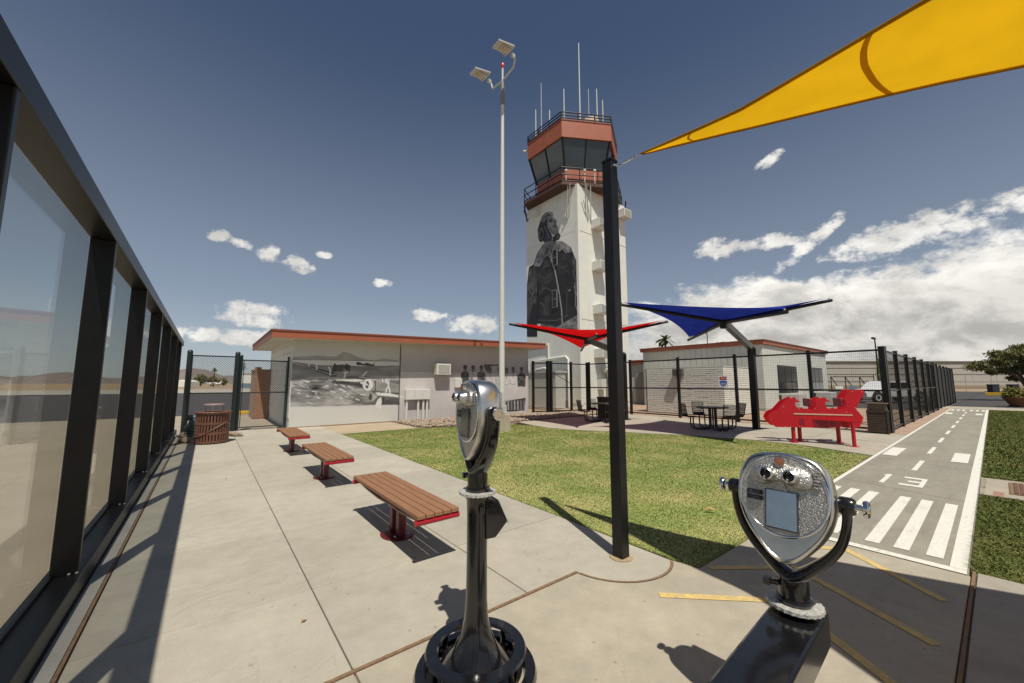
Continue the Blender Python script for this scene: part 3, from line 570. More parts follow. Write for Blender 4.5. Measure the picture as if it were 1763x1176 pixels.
# airman portrait printed on the face towards the lawn
ft = hom(HT, 5.109, 900, 350)
cp = Canvas(0, S_, 3.6, 15.0, 40, (.66, .66, .6))
def T(pts): return [(p[0] - 16.86, p[1]) for p in (ft(x, y) for x, y in pts)]
def TP(pts, g, n=0., sc=2., st=1.): return cp.poly(T(pts), g, n, sc, st)
def TL(pts, w, g): cp.line(T(pts), w, g)
body = [(60, 560), (100, 535), (130, 440), (180, 365), (300, 335), (360, 340), (430, 395), (462, 480), (492, 540), (497, 720), (502, 900), (505, 1176), (430, 1176), (300, 1095), (160, 1060), (130, 1060), (132, 1176), (38, 1176), (40, 720), (52, 600)]
kb = TP(body, .018, .006, 1.0, .8)
# sleeve and chest planes
TP([(52, 610), (100, 545), (122, 620), (128, 760), (122, 880), (92, 900), (60, 1000), (42, 1060), (42, 720)], .05, .035, 2.6); TP([(440, 420), (462, 480), (490, 545), (497, 730), (478, 735), (452, 640), (436, 520)], .06, .04, 2.6)
TP([(135, 470), (200, 500), (255, 500), (275, 590), (262, 700), (230, 760), (150, 800), (134, 640)], .032, .02, 2.2); TP([(150, 800), (250, 770), (268, 900), (262, 1000), (160, 1010), (146, 900)], .026, .022, 2.2); TP([(300, 440), (372, 445), (420, 440), (430, 560), (380, 640), (318, 620)], .026, .016, 2.2)
folds = [[(70, 620), (95, 680), (88, 760)], [(100, 600), (112, 700), (84, 800)], [(60, 760), (90, 820), (80, 900)], [(110, 760), (70, 850)], [(80, 900), (60, 980)], [(150, 640), (200, 668), (262, 620)], [(168, 760), (215, 742), (258, 772)], [(172, 600), (190, 560), (240, 545)], [(160, 870), (190, 905), (205, 985)], [(240, 830), (222, 900), (230, 985)], [(320, 560), (360, 572), (395, 545)], [(385, 590), (400, 622), (415, 600)], [(450, 470), (470, 560), (480, 640)], [(445, 600), (470, 680)], [(465, 540), (490, 620)], [(410, 960), (460, 940)]]
for q in folds:
    cp.line(T([(x + 5, y + 12) for x, y in q]), .075, .016, kb); cp.line(T(q), .045, random.choice((.09, .12, .15)), kb)
TP([(385, 600), (432, 640), (452, 780), (455, 960), (385, 990), (352, 800), (340, 640)], .018, .008); TP([(129, 640), (146, 720), (142, 1040), (128, 1050)], .008); TP([(92, 900), (128, 880), (128, 1050), (60, 1060)], .014)
# collar, neck, helmet, face
TP([(178, 368), (205, 345), (250, 395), (264, 490), (212, 462), (196, 500), (150, 562), (100, 550), (128, 455)], .17, .10, 4.5); TP([(296, 335), (350, 332), (432, 392), (440, 428), (372, 440), (348, 402), (325, 428), (300, 385)], .21, .11, 4.5)
TP([(188, 325), (270, 320), (305, 345), (300, 395), (262, 420), (196, 372)], .17, .05, 2); TL([(200, 385), (258, 422), (300, 392)], .05, .03); TL([(150, 566), (200, 482)], .10, .012); TL([(374, 445), (348, 408)], .08, .015)
TP([(133, 240), (148, 185), (172, 118), (212, 78), (264, 78), (274, 108), (246, 130), (222, 162), (224, 210), (264, 292), (258, 330), (192, 345), (150, 298)], .035, .02, 2)
TP([(220, 142), (262, 110), (282, 136), (304, 148), (297, 168), (300, 194), (320, 226), (315, 254), (292, 286), (258, 272), (224, 212)], .24, .05, 2)
TP([(224, 150), (256, 128), (262, 152), (240, 172)], .06); TP([(264, 202), (290, 182), (298, 200), (272, 216)], .10); TP([(256, 272), (222, 212), (238, 203), (278, 264)], .12); TL([(284, 172), (299, 168)], .08, .04); TL([(292, 206), (308, 211)], .08, .05); TL([(250, 164), (272, 156)], .08, .03); TL([(268, 122), (284, 142)], .06, .34); TL([(300, 215), (312, 232)], .06, .34)
TL([(170, 152), (196, 106), (230, 84), (262, 90)], .12, .26); TL([(178, 168), (214, 126), (262, 108)], .11, .22); TL([(184, 142), (222, 106)], .16, .09); TL([(240, 88), (270, 104)], .1, .34)
cp.ell(T([(168, 272)])[0], .38, .62, .02); cp.ell(T([(166, 272)])[0], .26, .44, .10); cp.ell(T([(168, 276)])[0], .15, .28, .015); TL([(150, 225), (180, 215)], .05, .14)
TL([(222, 205), (252, 262), (286, 292)], .06, .34); TL([(194, 205), (240, 305)], .05, .2); TP([(284, 286), (318, 256), (337, 282), (322, 322), (296, 332), (276, 352), (262, 302)], .03); TL([(300, 300), (318, 290)], .05, .13)
TL([(252, 490), (288, 600), (322, 780), (345, 940), (352, 1065)], .12, .32); TL([(270, 490), (302, 600), (334, 780), (358, 940), (364, 1050)], .07, .01); TL([(322, 800), (328, 1000)], .05, .01)
TL([(462, 700), (468, 900), (480, 935)], .045, .36); TL([(392, 760), (390, 1000)], .025, .16); TL([(455, 730), (500, 880)], .05, .26); TL([(148, 1000), (380, 1000)], .05, .01); TL([(140, 1028), (300, 1032), (400, 985)], .04, .13); TL([(410, 770), (418, 762)], .08, .4)
TP([(296, 1092), (350, 1060), (480, 985), (500, 1000), (505, 1110), (420, 1100), (350, 1120)], .20, .11, 5); TP([(160, 1060), (300, 1080), (290, 1110), (165, 1085)], .10, .06, 3)
cp.m *= ((cp.U < S_ - .02) & (cp.U > .02)); cp.build('portrait_mural', lambda u, v: (-.036, u, v), M_print, shaft, only=True)
for y0, y1, z0, z1 in ((1.93, 2.38, 9.96, 11.18), (1.99, 2.48, 6.93, 8.2)):
    b = MB(); b.bb(-.1, -.038, y0, y1, z0, z1); w = b.build('window', mat('window_frame_grey', (.2, .2, .19), .5), shaft)
    for i in range(2):
        b = MB(); zz = z0 + .05 + i * (z1 - z0 - .04) / 2; b.bb(-.106, -.101, y0 + .05, y1 - .05, zz, zz + (z1 - z0) / 2 - .08); b.build('pane', M_dark, w)
for z, hd in ((12.35, 1), (9.35, 0), (6.3, 1), (3.3, 0)):
    a = aircon(shaft, 1.05, .75, .62, (1.85, -.034, z), 0, front=M_plumb)
    if hd: b = MB(); b.prism([(-.76, .02), (-1.05, .02), (-1.05, .42), (-.76, .6)], lambda a_, c, t: (t, a_, c), -.5, .5); b.build('hood', M_galv, a)
a = aircon(shaft, .9, .6, .62, (4.9, -.034, 14.0)); a = aircon(shaft, .5, .5, .3, (-.034, 3.9, 14.3), R(-90))
b = MB(); b.tube([(2.0, -.3, 2.55), (2.35, -.3, 2.5), (2.55, -.3, 2.25), (2.62, -.3, 1.9), (2.62, -.3, 0)], .2, 12); b.bb(1.6, 2.1, -.4, -.035, 1.2, 1.9); b.build('duct', M_plumb, tw, smooth=40)
for pts in ([(-.12, 4.9, 0), (-.12, 4.9, 2.95), (-.12, 4.7, 3.2), (-.12, 1.2, 3.4), (-.12, .98, 3.2), (-.12, .95, 0)], [(-.14, 4.4, 0), (-.14, 4.4, 2.4), (-.14, 4.2, 2.6), (-.14, 3.2, 2.7), (-.14, 3.0, 2.5), (-.14, 3.0, 0)], [(-.1, 5.1, 4.2), (-.1, 2.9, 4.35), (-.1, 2.9, 3.3)]):
    b = MB(); b.tube(pts, .075, 8); b.build('pipe', M_plumb, tw, smooth=40)
b = MB(); b.bb(-.16, -.036, 1.25, 1.55, .4, 2.0); b.build('meter_box', M_galv, tw)
# cab: a hexagon with a face towards -X
HC = (21.6 - 19.02, 19.5 - 16.86)
def hexv(r, z, rot=0): return [(HC[0] + r * math.cos(R(30 + 60 * i)), HC[1] + r * math.sin(R(30 + 60 * i)), z) for i in range(6)]
def frust(r0, z0, r1, z1, b=None):
    b = b or MB(); v = hexv(r0, z0) + hexv(r1, z1); return b.add(v, [(5, 4, 3, 2, 1, 0), (6, 7, 8, 9, 10, 11)] + [(i, (i+1) % 6, 6 + (i+1) % 6, 6 + i) for i in range(6)])
frust(2.95, 15.15, 2.95, 16.86).build('cab_base', M_terra, tw)
cat = frust(3.98, 15.2, 3.98, 15.40).build('catwalk', mat('catwalk_dark_brown', (.07, .03, .022), .6), tw)
frust(3.05, 16.1, 3.05, 16.2).build('belt_trim', M_terrad, tw)
frust(2.94, 16.87, 3.52, 18.9).build('cab_glazing', M_cabgl, tw)
cabroof = frust(3.67, 18.9, 3.67, 20.15).build('roof_band', M_terra, tw)
frust(3.71, 20.152, 3.71, 20.24).build('roof_cap', M_terrad, cabroof)
for i in range(6):
    a0, a1 = hexv(2.97, 16.87)[i], hexv(3.55, 18.9)[i]; b = MB(); b.bar(a0, a1, .12, .12); b.build('window_mullion', M_black, tw)
    b0, b1 = hexv(2.97, 16.87)[(i+1) % 6], hexv(3.55, 18.9)[(i+1) % 6]
    mid = lambda p, q: tuple((p[k] + q[k]) / 2 for k in range(3)); b = MB(); b.bar(mid(a0, b0), mid(a1, b1), .07, .07); b.build('window_mullion', M_black, tw)
def railing(parent, r, z0, hts, rad, name='railing', posts=2):
    for i in range(6):
        b = MB(); p, q = Vector(hexv(r, 0)[i]), Vector(hexv(r, 0)[(i+1) % 6])
        for h in hts: b.cyl(p + Vector((0, 0, z0 + h)), q + Vector((0, 0, z0 + h)), rad, n=6)
        for k in range(posts + 1): c = p.lerp(q, k / (posts + 1)); b.cyl(c + Vector((0, 0, z0 - .12)), c + Vector((0, 0, z0 + hts[-1])), rad, n=6)
        b.build(name, M_black, parent)
railing(cat, 3.95, 15.42, (.08, .55, 1.05), .035); railing(cabroof, 3.66, 20.24, (.1, .32, .55), .04)
for (p, q, m_, w_) in (((-.06, .75, 13.2), (-.55, .15, 15.18), M_galv, .07), ((-.06, 1.0, 13.0), (-.4, .5, 15.18), M_galv, .07), ((.75, -.06, 13.2), (.15, -.6, 15.18), M_galv, .07), ((1.0, -.06, 12.8), (.4, -.5, 15.18), M_galv, .07), ((1.3, -.06, 12.8), (.8, -.5, 15.18), M_galv, .07), ((-.06, 5.2, 14.3), (-.8, 4.7, 15.18), M_black, .09), ((.3, 5.36, 14.3), (-.3, 5.3, 15.18), M_black, .09), ((5.3, -.06, 14.2), (4.7, -.6, 15.18), M_black, .09)):
    b = MB(); b.bar(p, q, w_, w_); b.build('brace', m_, tw)
ZR = 20.24
def ant(dx, dy, h, r=.03, m=M_plumb, z=ZR):
    b = MB(); b.cyl((HC[0] + dx, HC[1] + dy, z - .3), (HC[0] + dx, HC[1] + dy, z + h), r, r * .6, n=6); b.build('antenna', m, cabroof)
Fd, Rd = Vector((.62, .785)), Vector((.785, -.62))
for lat, h, r in ((-2.5, 5.6, .03), (-2.95, 3.3, .05), (-1.9, 2.8, .055), (-.75, 4.6, .055), (.5, 8.6, .06), (1.2, 4.6, .03), (1.85, 4.6, .06), (2.45, 4.1, .06), (.1, 1.2, .05)):
    p = Rd * lat - Fd * (.6 if abs(lat) < 2 else 0); ant(p.x, p.y, h, r)
p = Rd * -2.9; b = MB(); b.cyl((HC[0] + p.x, HC[1] + p.y, ZR - .25), (HC[0] + p.x - .82, HC[1] + p.y + .65, ZR - .3), .1, n=8); b.build('horn', M_plumb, cabroof)
p = Rd * 1.55 + Fd * .4; b = MB(); b.lathe([(.55, -.25), (.72, -.1), (.78, .25), (.6, .7), (.25, .95), (0, 1.0)], 16, (HC[0] + p.x, HC[1] + p.y, ZR + 1.9)); b.lathe([(.3, -2.0), (.3, -.2)], 10, (HC[0] + p.x, HC[1] + p.y, ZR + 1.9)); b.build('beacon_dome', mat('beacon_tan', (.5, .36, .26), .6, var=.3, vscale=3), cabroof, smooth=40)
for lat in (-1.1, .2, .9): 
    b = MB(); q = Rd * lat - Fd * 3.4; b.cyl((HC[0] + q.x, HC[1] + q.y, 15.42), (HC[0] + q.x, HC[1] + q.y, 16.3), .03, n=6); b.lathe([(0, -.1), (.1, -.06), (.1, .06), (0, .1)], 8, (HC[0] + q.x, HC[1] + q.y, 16.36)); b.build('lamp', M_plumb, cat)
# corrugated shed at the foot of the tower
sh = thing('corrugated_shed', 'pale corrugated metal shed at the foot of the control tower', 'shed', (17.75, 17.9, 0))
b = MB(); zs = []
n = 28
for i in range(n):
    z = i * 2.3 / n; b.bb(0, .9, 0, 3.9, z, z + 2.3 / n * .55); b.bb(.025, .875, .025, 3.875, z + 2.3 / n * .55, z + 2.3 / n)
b.build('wall', M_plumb, sh); b = MB(); b.bb(-.08, 1.0, -.08, 4.0, 2.302, 2.4); b.build('roof', M_galv, sh)
b = MB(); b.bb(-.02, -.001, 2.9, 3.6, 1.2, 1.75); b.build('vent', M_dark, sh)

# ------------------------------------------------------------------ office building on the right
ob = thing('office_building', 'single storey white office building with block wing and terracotta edge', 'building', (26, 8.7, 0))
b = MB(); b.bb(0, 13.6, 0, 8.05, -.1, 3.95); ow = b.build('wall', M_white2, ob)
b = MB()
for i in range(34): b.bb(i * .4 + .01, i * .4 + .36, -.02, -.001, .1, 3.9)
for i in range(20): b.bb(-.02, -.001, i * .4 + .01, i * .4 + .36, .1, 3.9)
b.build('siding', M_white2, ow)
b = MB(); b.bb(-.15, 13.75, -.15, 8.2, 3.952, 4.17); orf = b.build('roof_edge', M_terra, ob, bevel=.01)
b = MB(); b.bb(-.2, 13.8, -.2, 8.25, 4.172, 4.23); b.build('drip_edge', M_terrad, orf)
for x0, x1, z0, z1 in ((2.27, 5.9, .96, 2.75), (9.0, 12.1, 1.0, 2.78)):
    b = MB(); b.bb(x0, x1, -.06, -.022, z0, z1); w = b.build('window', M_black, ob)
    for i in range(3):
        b = MB(); s_ = (x1 - x0) / 3; b.bb(x0 + s_ * i + .06, x0 + s_ * (i+1) - .06, -.066, -.061, z0 + .75, z1 - .08); b.build('pane', M_dark, w)
        b = MB(); b.bb(x0 + s_ * i + .06, x0 + s_ * (i+1) - .06, -.066, -.061, z0 + .08, z0 + .67); b.build('pane', M_cabgl, w)
    b = MB(); b.bb(x0 - .1, x1 + .1, -.16, -.02, z0 - .08, z0); b.build('sill', M_plumb, w)
b = MB(); b.bb(2.2, 3.6, -1.1, -.15, 0, .95); b.build('condenser', M_galv, ob, bevel=.03); b = MB(); b.bb(9.4, 10.8, -1.1, -.15, 0, .95); b.build('condenser', M_galv, ob, bevel=.03)
b = MB(); b.bb(1.0, 6, 8.055, 12, -.1, 3.15); b.build('annex', M_white2, ob); b = MB(); b.bb(.8, 6.2, 8.3, 12.2, 3.155, 3.45); b.build('annex_roof', M_terra, ob)
b = MB(); b.bb(.93, .998, 8.3, 9.4, 0, 2.45); b.build('door', mat('door_grey', (.3, .3, .27), .6), ob); b = MB(); b.bb(.9, .929, 8.2, 8.42, 0, 2.45); b.build('door_frame', M_black, ob)
b = MB(); b.tube([(-.3, .3, 3.7), (-.3, .3, 3.3), (-.3, .5, 3.2)], .04, 6); b.build('wall_lamp', M_plumb, ob)
# block wing
wing = MB(); wing.bb(-5.97, -2.7, -.22, 4.1, -.1, 2.42); wing_o = wing.build('block_wing', mat('shaded_block_mortar', (.34, .33, .28), .9), ob)  # joints coloured darker than the white blocks, painting in the recess shadow
bm_ = MB(); bm_.bb(-.05, .0, .007, .393, .008, .092); brick = bm_.mesh('brick'); brick.materials.append(mat('painted_slump_block', (.70, .69, .61), .75, var=.03, vscale=2.5, bump=.35, bscale=18))
bm_ = MB(); bm_.bb(-.05, .0, .007, .193, .008, .092); half = bm_.mesh('half_brick'); half.materials.append(MATS['painted_slump_block'])
cnt = 0
for r_ in range(24):
    off = .2 * (r_ % 2); y = -.22
    if off: copy_mesh('brick', half, wing_o, (-5.971, y, r_ * .1)); y += .2
    while y + .39 < 4.1:
        copy_mesh('brick', brick, wing_o, (-5.971 - random.uniform(-.004, .006), y, r_ * .1), (0, random.uniform(-.015, .03), 0)); y += .4
    if y + .19 < 4.12: copy_mesh('brick', half, wing_o, (-5.971, y, r_ * .1))
b = MB()
for r_ in range(24):
    x = -6.015 + (.2 if r_ % 2 else 0)
    if r_ % 2: b.bb(-6.015, -5.82, -.25, -.221, r_ * .1 + .008, r_ * .1 + .092)
    while x < -2.75: b.bb(x + .004, min(x + .392, -2.7), -.25 - random.uniform(0, .012), -.221, r_ * .1 + .008, r_ * .1 + .092); x += .4
tag(b.build('brick_face', MATS['painted_slump_block'], wing_o), kind='stuff')
b = MB(); b.bb(-6.0, -2.68, -.27, 4.12, 2.422, 2.47); b.build('wing_cap', M_white2, ob)
b = MB(); b.bb(-6.30, -6.03, 1.75, 2.25, 2.02, 2.36); b.prism([(-6.02, 2.015), (-6.22, 2.015), (-6.02, 1.8)], lambda a, c, t: (a, t, c), 1.95, 2.1); b.build('hose_box', mat('box_brown_grey', (.09, .07, .06), .6), ob)
# ------------------------------------------------------------------ shade sail and its post
def fabric(name, col, tcol, k=.5):
    m = bpy.data.materials.new(name); m.use_nodes = True; nt = m.node_tree; N = nt.nodes; L = nt.links; N.clear()
    o = N.new('ShaderNodeOutputMaterial'); d = N.new('ShaderNodeBsdfDiffuse'); t = N.new('ShaderNodeBsdfTranslucent'); d.inputs[0].default_value = (*col, 1); t.inputs[0].default_value = (*tcol, 1)
    mx = N.new('ShaderNodeMixShader'); mx.inputs[0].default_value = k; L.new(d.outputs[0], mx.inputs[1]); L.new(t.outputs[0], mx.inputs[2]); L.new(mx.outputs[0], o.inputs[0])
    tc = N.new('ShaderNodeTexCoord'); w = N.new('ShaderNodeTexWave'); w.inputs['Scale'].default_value = 55; w.inputs['Distortion'].default_value = .6; L.new(tc.outputs['Object'], w.inputs['Vector'])
    n = N.new('ShaderNodeTexNoise'); n.inputs['Scale'].default_value = 2.5; L.new(tc.outputs['Object'], n.inputs['Vector'])
    a = N.new('ShaderNodeMath'); a.operation = 'MULTIPLY_ADD'; L.new(w.outputs['Fac'], a.inputs[0]); a.inputs[1].default_value = .10; L.new(n.outputs['Fac'], a.inputs[2])
    r = N.new('ShaderNodeMapRange'); r.inputs[1].default_value = .35; r.inputs[2].default_value = .75; r.inputs[3].default_value = .86; r.inputs[4].default_value = 1.06; L.new(a.outputs[0], r.inputs[0])
    for c, s in ((col, d), (tcol, t)):
        q = N.new('ShaderNodeVectorMath'); q.operation = 'SCALE'; q.inputs[0].default_value = c; L.new(r.outputs[0], q.inputs[3]); L.new(q.outputs[0], s.inputs[0])
    MATS[name] = m; return m
M_sail = fabric('yellow_shade_cloth', (.64, .37, .02), (.70, .39, .008), .62); M_sailh = fabric('yellow_hem', (.56, .31, .018), (.46, .24, .005), .55)
def catmull(pts, n):
    pts = [Vector(p) for p in pts]; P = [pts[0] * 2 - pts[1]] + pts + [pts[-1] * 2 - pts[-2]]; out = []
    for k in range(n):
        t = k / (n - 1) * (len(pts) - 1); i = min(int(t), len(pts) - 2); u = t - i; a, b_, c, d = P[i:i+4]
        out.append(.5 * ((2*b_) + (c-a)*u + (2*a-5*b_+4*c-d)*u*u + (3*b_-a-3*c+d)*u**3))
    return out
sp = thing('sail_post', 'tall black square post holding the tip of the yellow sail', 'post', (3.11, 2.31, 0), R(0))
b = MB(); b.bb(-.055, .055, -.055, .055, 0, 3.86); b.build('shaft', M_black, sp, bevel=.006)
b = MB(); b.bb(-.06, .06, -.06, .06, 3.862, 3.885); b.build('cap', M_black, sp, bevel=.004)
b = MB(); b.lathe([(.105, .001), (.105, .008), (.08, .012)], 20); b.build('grout_collar', mat('grout_tan', (.34, .25, .15), .95, var=.2, vscale=20), sp)
b = MB(); b.cyl((.0, -.056, 3.8), (.0, -.085, 3.8), .02, n=10); b.build('eye_bolt', M_chrome2, sp, smooth=40)
N_e = catmull([(3.13, 1.96, 3.80), (3.07, 1.18, 3.70), (3.0, .91, 3.655), (2.79, .15, 3.57), (2.70, -.35, 3.55), (2.42, -.9, 3.55), (2.05, -1.5, 3.57), (1.5, -2.3, 3.6), (.7, -3.2, 3.7)], 40)
F_e = catmull([(3.15, 1.95, 3.80), (3.25, 1.33, 3.69), (3.31, 1.05, 3.645), (3.42, .6, 3.585), (3.58, .13, 3.54), (3.88, -.5, 3.51), (4.25, -1.45, 3.52), (4.8, -2.7, 3.6), (5.6, -4.0, 3.7)], 40)
ss = thing('shade_sail', 'large yellow triangular shade sail stretched overhead at upper right', 'shade sail', (3.13, 1.96, 3.8)); o_ = Vector((3.13, 1.96, 3.8))
b = MB(); n = 12; vs = []
for i in range(40):
    for j in range(n + 1):
        t = j / n; p = N_e[i].lerp(F_e[i], t); p.z -= .10 * (i / 39) * 4 * t * (1 - t) * .6; p.y += .25 * 4 * t * (1 - t) * max(0, (i - 34) / 5); vs.append(p - o_)
b.add(vs, [(i*(n+1)+j, i*(n+1)+j+1, (i+1)*(n+1)+j+1, (i+1)*(n+1)+j) for i in range(39) for j in range(n)]); cloth = b.build('cloth', M_sail, ss, smooth=180, fix=False)
for E, s_ in ((N_e, 1), (F_e, -1)):
    b = MB(); b.tube([p - o_ for p in E], .009, 6); b.build('hem_cord', M_sailh, cloth, smooth=180)
    vs = []; 
    O = F_e if E is N_e else N_e
    for i in range(40):
        d = (O[i] - E[i]); l = d.length; d.normalize(); w = min(.026, l * .3); vs += [E[i] - o_ + Vector((0, 0, -.004)), E[i] + d * w - o_ + Vector((0, 0, -.005))]
    b = MB(); b.add(vs, [(2*i, 2*i+1, 2*i+3, 2*i+2) for i in range(39)]); b.build('hem', M_sailh, cloth, fix=False)
def seam(i0, bow, w, sk):
    vs = []
    for j in range(n + 1):
        t = j / n; q = i0 - bow * (1 - 4 * (t - .5) ** 2) + t * sk; i = int(q); u = q - i
        f = lambda k: Vector(b_c[k * (n + 1) + j]); p = f(i).lerp(f(i + 1), u); d = (f(i + 1) - f(i)).normalized(); vs += [p + Vector((0, 0, -.004)), p + d * w + Vector((0, 0, -.004))]
    b = MB(); b.add(vs, [(2*j, 2*j+1, 2*j+3, 2*j+2) for j in range(n)]); b.build('seam', M_sailh, cloth, fix=False)
b_c = [tuple(v.co) for v in cloth.data.vertices]
seam(13.6, 1.0, .035, 4.2); seam(3.0, .4, .02, .5)
b = MB()
p0, p1 = Vector((.0, .27, .0)), Vector((0, .02, -.005))
for k in range(7):
    c = p0.lerp(p1, k / 6); a = [(c + Vector((math.cos(t) * .012 * (k % 2), math.sin(t) * .024, math.cos(t) * .012 * (1 - k % 2)))) for t in np.linspace(0, 6.283, 9)[:-1]]; b.tube(a, .004, 5, closed=True)
b.cyl((0, .2, 0), (0, .1, -.003), .008, n=8); b.build('turnbuckle', M_chrome2, ss, smooth=40)
for q, lb in (((.62, -3.3), 'black post behind the viewpoint holding the yellow sail'), ((5.72, -4.12), 'black post to the right behind the viewpoint holding the sail')):
    d_ = thing('sail_post', lb, 'post', (*q, 0)); b = MB(); b.bb(-.055, .055, -.055, .055, 0, 3.86); b.build('shaft', M_black, d_)

# ------------------------------------------------------------------ hypar umbrellas
def umbrella(hub, post, zh, zl, m, label, name='shade_umbrella'):
    u = thing(name, label, 'umbrella', (post[0], post[1], 0), group='cantilever umbrellas over the tables'); H = Vector((hub[0] - post[0], hub[1] - post[1], hub[2])); Lr = 3.19
    ends = [H + Vector((Lr * math.cos(R(a)), Lr * math.sin(R(a)), dz)) for a, dz in ((136, zh), (226, zl), (316, zh), (46, zl + .06))]
    b = MB(); b.bb(-.1, .1, -.1, .1, 0, 2.92); b.build('post', M_black, u, bevel=.012)
    b = MB(); b.bb(-.17, .17, -.17, .17, 0, .02); b.build('base_plate', M_black, u)
    b = MB(); b.bar((.06, 0, 2.86), tuple(H + Vector((.05, 0, -.06))), .15, .22); b.build('beam', M_galv if 0 else mat('grey_steel_beam', (.05, .05, .052), .3, var=.1), u, bevel=.01)
    b = MB(); b.bb(H.x - .1, H.x + .1, H.y - .1, H.y + .1, H.z - .24, H.z + .05); b.build('hub', M_black, u, bevel=.01)
    b = MB(); b.bar((-.02, -.13, 2.6), (-.02, -.13, 2.86), .05, .05); b.bb(.09, .16, -.05, .05, 2.55, 2.8); b.build('bracket', M_black, u)
    for e in ends:
        b = MB(); d = (e - H).normalized(); b.cyl(H + Vector((0, 0, -.03)), e + d * .1, .07, .05, n=10); a = b.build('arm', M_black, u, smooth=40)
        b = MB(); b.cyl(e + d * .02 + Vector((0, 0, .02)), e + d * .02 + Vector((0, 0, .09)), .02, n=6); b.build('tensioner', M_galv, a)
    n = 18; vs = []; C0 = sum(ends, Vector()) / 4
    for i in range(n + 1):
        for j in range(n + 1):
            s, t = 2 * i / n - 1, 2 * j / n - 1; p = ends[0] * ((1-s)*(1-t)/4) + ends[1] * ((1+s)*(1-t)/4) + ends[2] * ((1+s)*(1+t)/4) + ends[3] * ((1-s)*(1+t)/4)
            k = 1 - .17 * (s*s*(1-t*t) + t*t*(1-s*s)); p = C0 + (p - C0) * k * .985
            vs.append(p + Vector((0, 0, .09)))
    b = MB(); b.add(vs, [(i*(n+1)+j, i*(n+1)+j+1, (i+1)*(n+1)+j+1, (i+1)*(n+1)+j) for i in range(n) for j in range(n)]); b.build('canopy', m, u, smooth=180, fix=False)
    return u
M_bluec = fabric('blue_shade_cloth', (.026, .045, .34), (.015, .026, .2), .4); M_redc = fabric('red_shade_cloth', (.62, .012, .012), (.62, .008, .01), .5)
umbrella((12.99, 5.37, 3.60), (15.41, 5.5), .60, -.30, M_bluec, 'blue cantilever shade umbrella over the nearer picnic table')
umbrella((12.35, 10.55, 3.46), (14.6, 10.4), .65, -.28, M_redc, 'red cantilever shade umbrella in front of the control tower')

# ------------------------------------------------------------------ fences
M_wire = mat('black_vinyl_wire', (.012, .014, .014), .5)
def wires_v(b, p, q, z0, z1, step, w):
    p, q = Vector(p), Vector(q); L_ = (q - p).length; d = (q - p) / L_; n_ = Vector((-d.y, d.x))
    k = int(L_ / step)
    for i in range(1, k):
        c = p + d * (i * L_ / k); a = c - d * w / 2; e = c + d * w / 2; f = c + n_ * w
        b.add([(a.x, a.y, z0), (e.x, e.y, z0), (f.x, f.y, z0), (a.x, a.y, z1), (e.x, e.y, z1), (f.x, f.y, z1)], [(0, 1, 4, 3), (1, 2, 5, 4), (2, 0, 3, 5)])
def wires_h(b, p, q, z0, z1, step, w):
    p, q = Vector(p), Vector(q); d = (q - p).normalized(); n_ = Vector((-d.y, d.x)) * w; k = int((z1 - z0) / step)
    for i in range(1, k):
        z = z0 + (z1 - z0) * i / k; b.add([(p.x, p.y, z), (p.x + n_.x, p.y + n_.y, z + w / 2), (p.x, p.y, z + w), (q.x, q.y, z), (q.x + n_.x, q.y + n_.y, z + w / 2), (q.x, q.y, z + w)], [(0, 1, 4, 3), (1, 2, 5, 4), (2, 0, 3, 5)])
def fence(label, posts, h, cat='fence', pr=.055, big=(0,), step=.05, mid=1.36, hz=.1, w=.004, extra=True):
    f = thing('mesh_fence', label, cat, (*posts[0], 0)); o0 = Vector(posts[0]); P = [Vector(p) - o0 for p in posts]
    for i, p in enumerate(P):
        r = pr * (1.45 if i in big else 1); b = MB(); b.bb(p.x - r, p.x + r, p.y - r, p.y + r, -.05, h + .06); po = b.build('post', M_black, f, bevel=.006); b = MB(); b.bb(p.x - r - .008, p.x + r + .008, p.y - r - .008, p.y + r + .008, h + .062, h + .085); b.build('post_cap', M_black, po)
    for p, q in zip(P[:-1], P[1:]):
        for z in (h - .03, mid, .1):
            b = MB(); b.cyl((p.x, p.y, z), (q.x, q.y, z), .034, n=8); b.build('rail', M_black, f, smooth=40)
        b = MB(); wires_v(b, p, q, .1, h - .03, step, w); wires_h(b, p, q, .1, h - .03, hz, w); tag(b.build('wire_mesh', M_wire, f, fix=False), kind='stuff')
    return f
fence('black mesh fence behind the picnic tables and red rocket', [(17.55, 2.36), (17.55, 4.35), (17.5, 6.9), (17.45, 9.4), (17.4, 12.0), (17.35, 14.75)], 2.74)
fence('black mesh fence receding beside the painted runway path', [(17.75, 2.36)] + [(17.75 + 2.75 * k, 2.38 + .01 * k) for k in range(1, 7)], 2.74, pr=.06, step=.05, w=.0032, hz=.3)
sf = thing('slatted_fence', 'dark solid slatted fence at the far end of the path', 'fence', (34.6, 2.5, 0))
for k in range(7):
    b = MB(); b.bb(k * 2.6 - .06, k * 2.6 + .06, -.06, .06, -.05, 2.85); b.build('post', M_black, sf)
    if k < 6:
        for i in range(12): b = MB(); b.bb(k * 2.6 + .07 + i * .204, k * 2.6 + .07 + i * .204 + .188, -.012, .012, .08, 2.7); b.build('slat', mat('dark_privacy_slat', (.016, .018, .018), .55), sf)
gf = fence('short black mesh fence with gate at the foot of the control tower', [(13.78, 15.6), (14.42, 15.12), (14.62, 15.08), (16.05, 14.95), (17.28, 14.85)], 2.72, big=(1,))
b = MB(); b.tube([(.88, -.54, 2.2), (2.22, -.66, 1.6)], .018, 6); b.build('brace_cable', M_black, gf)
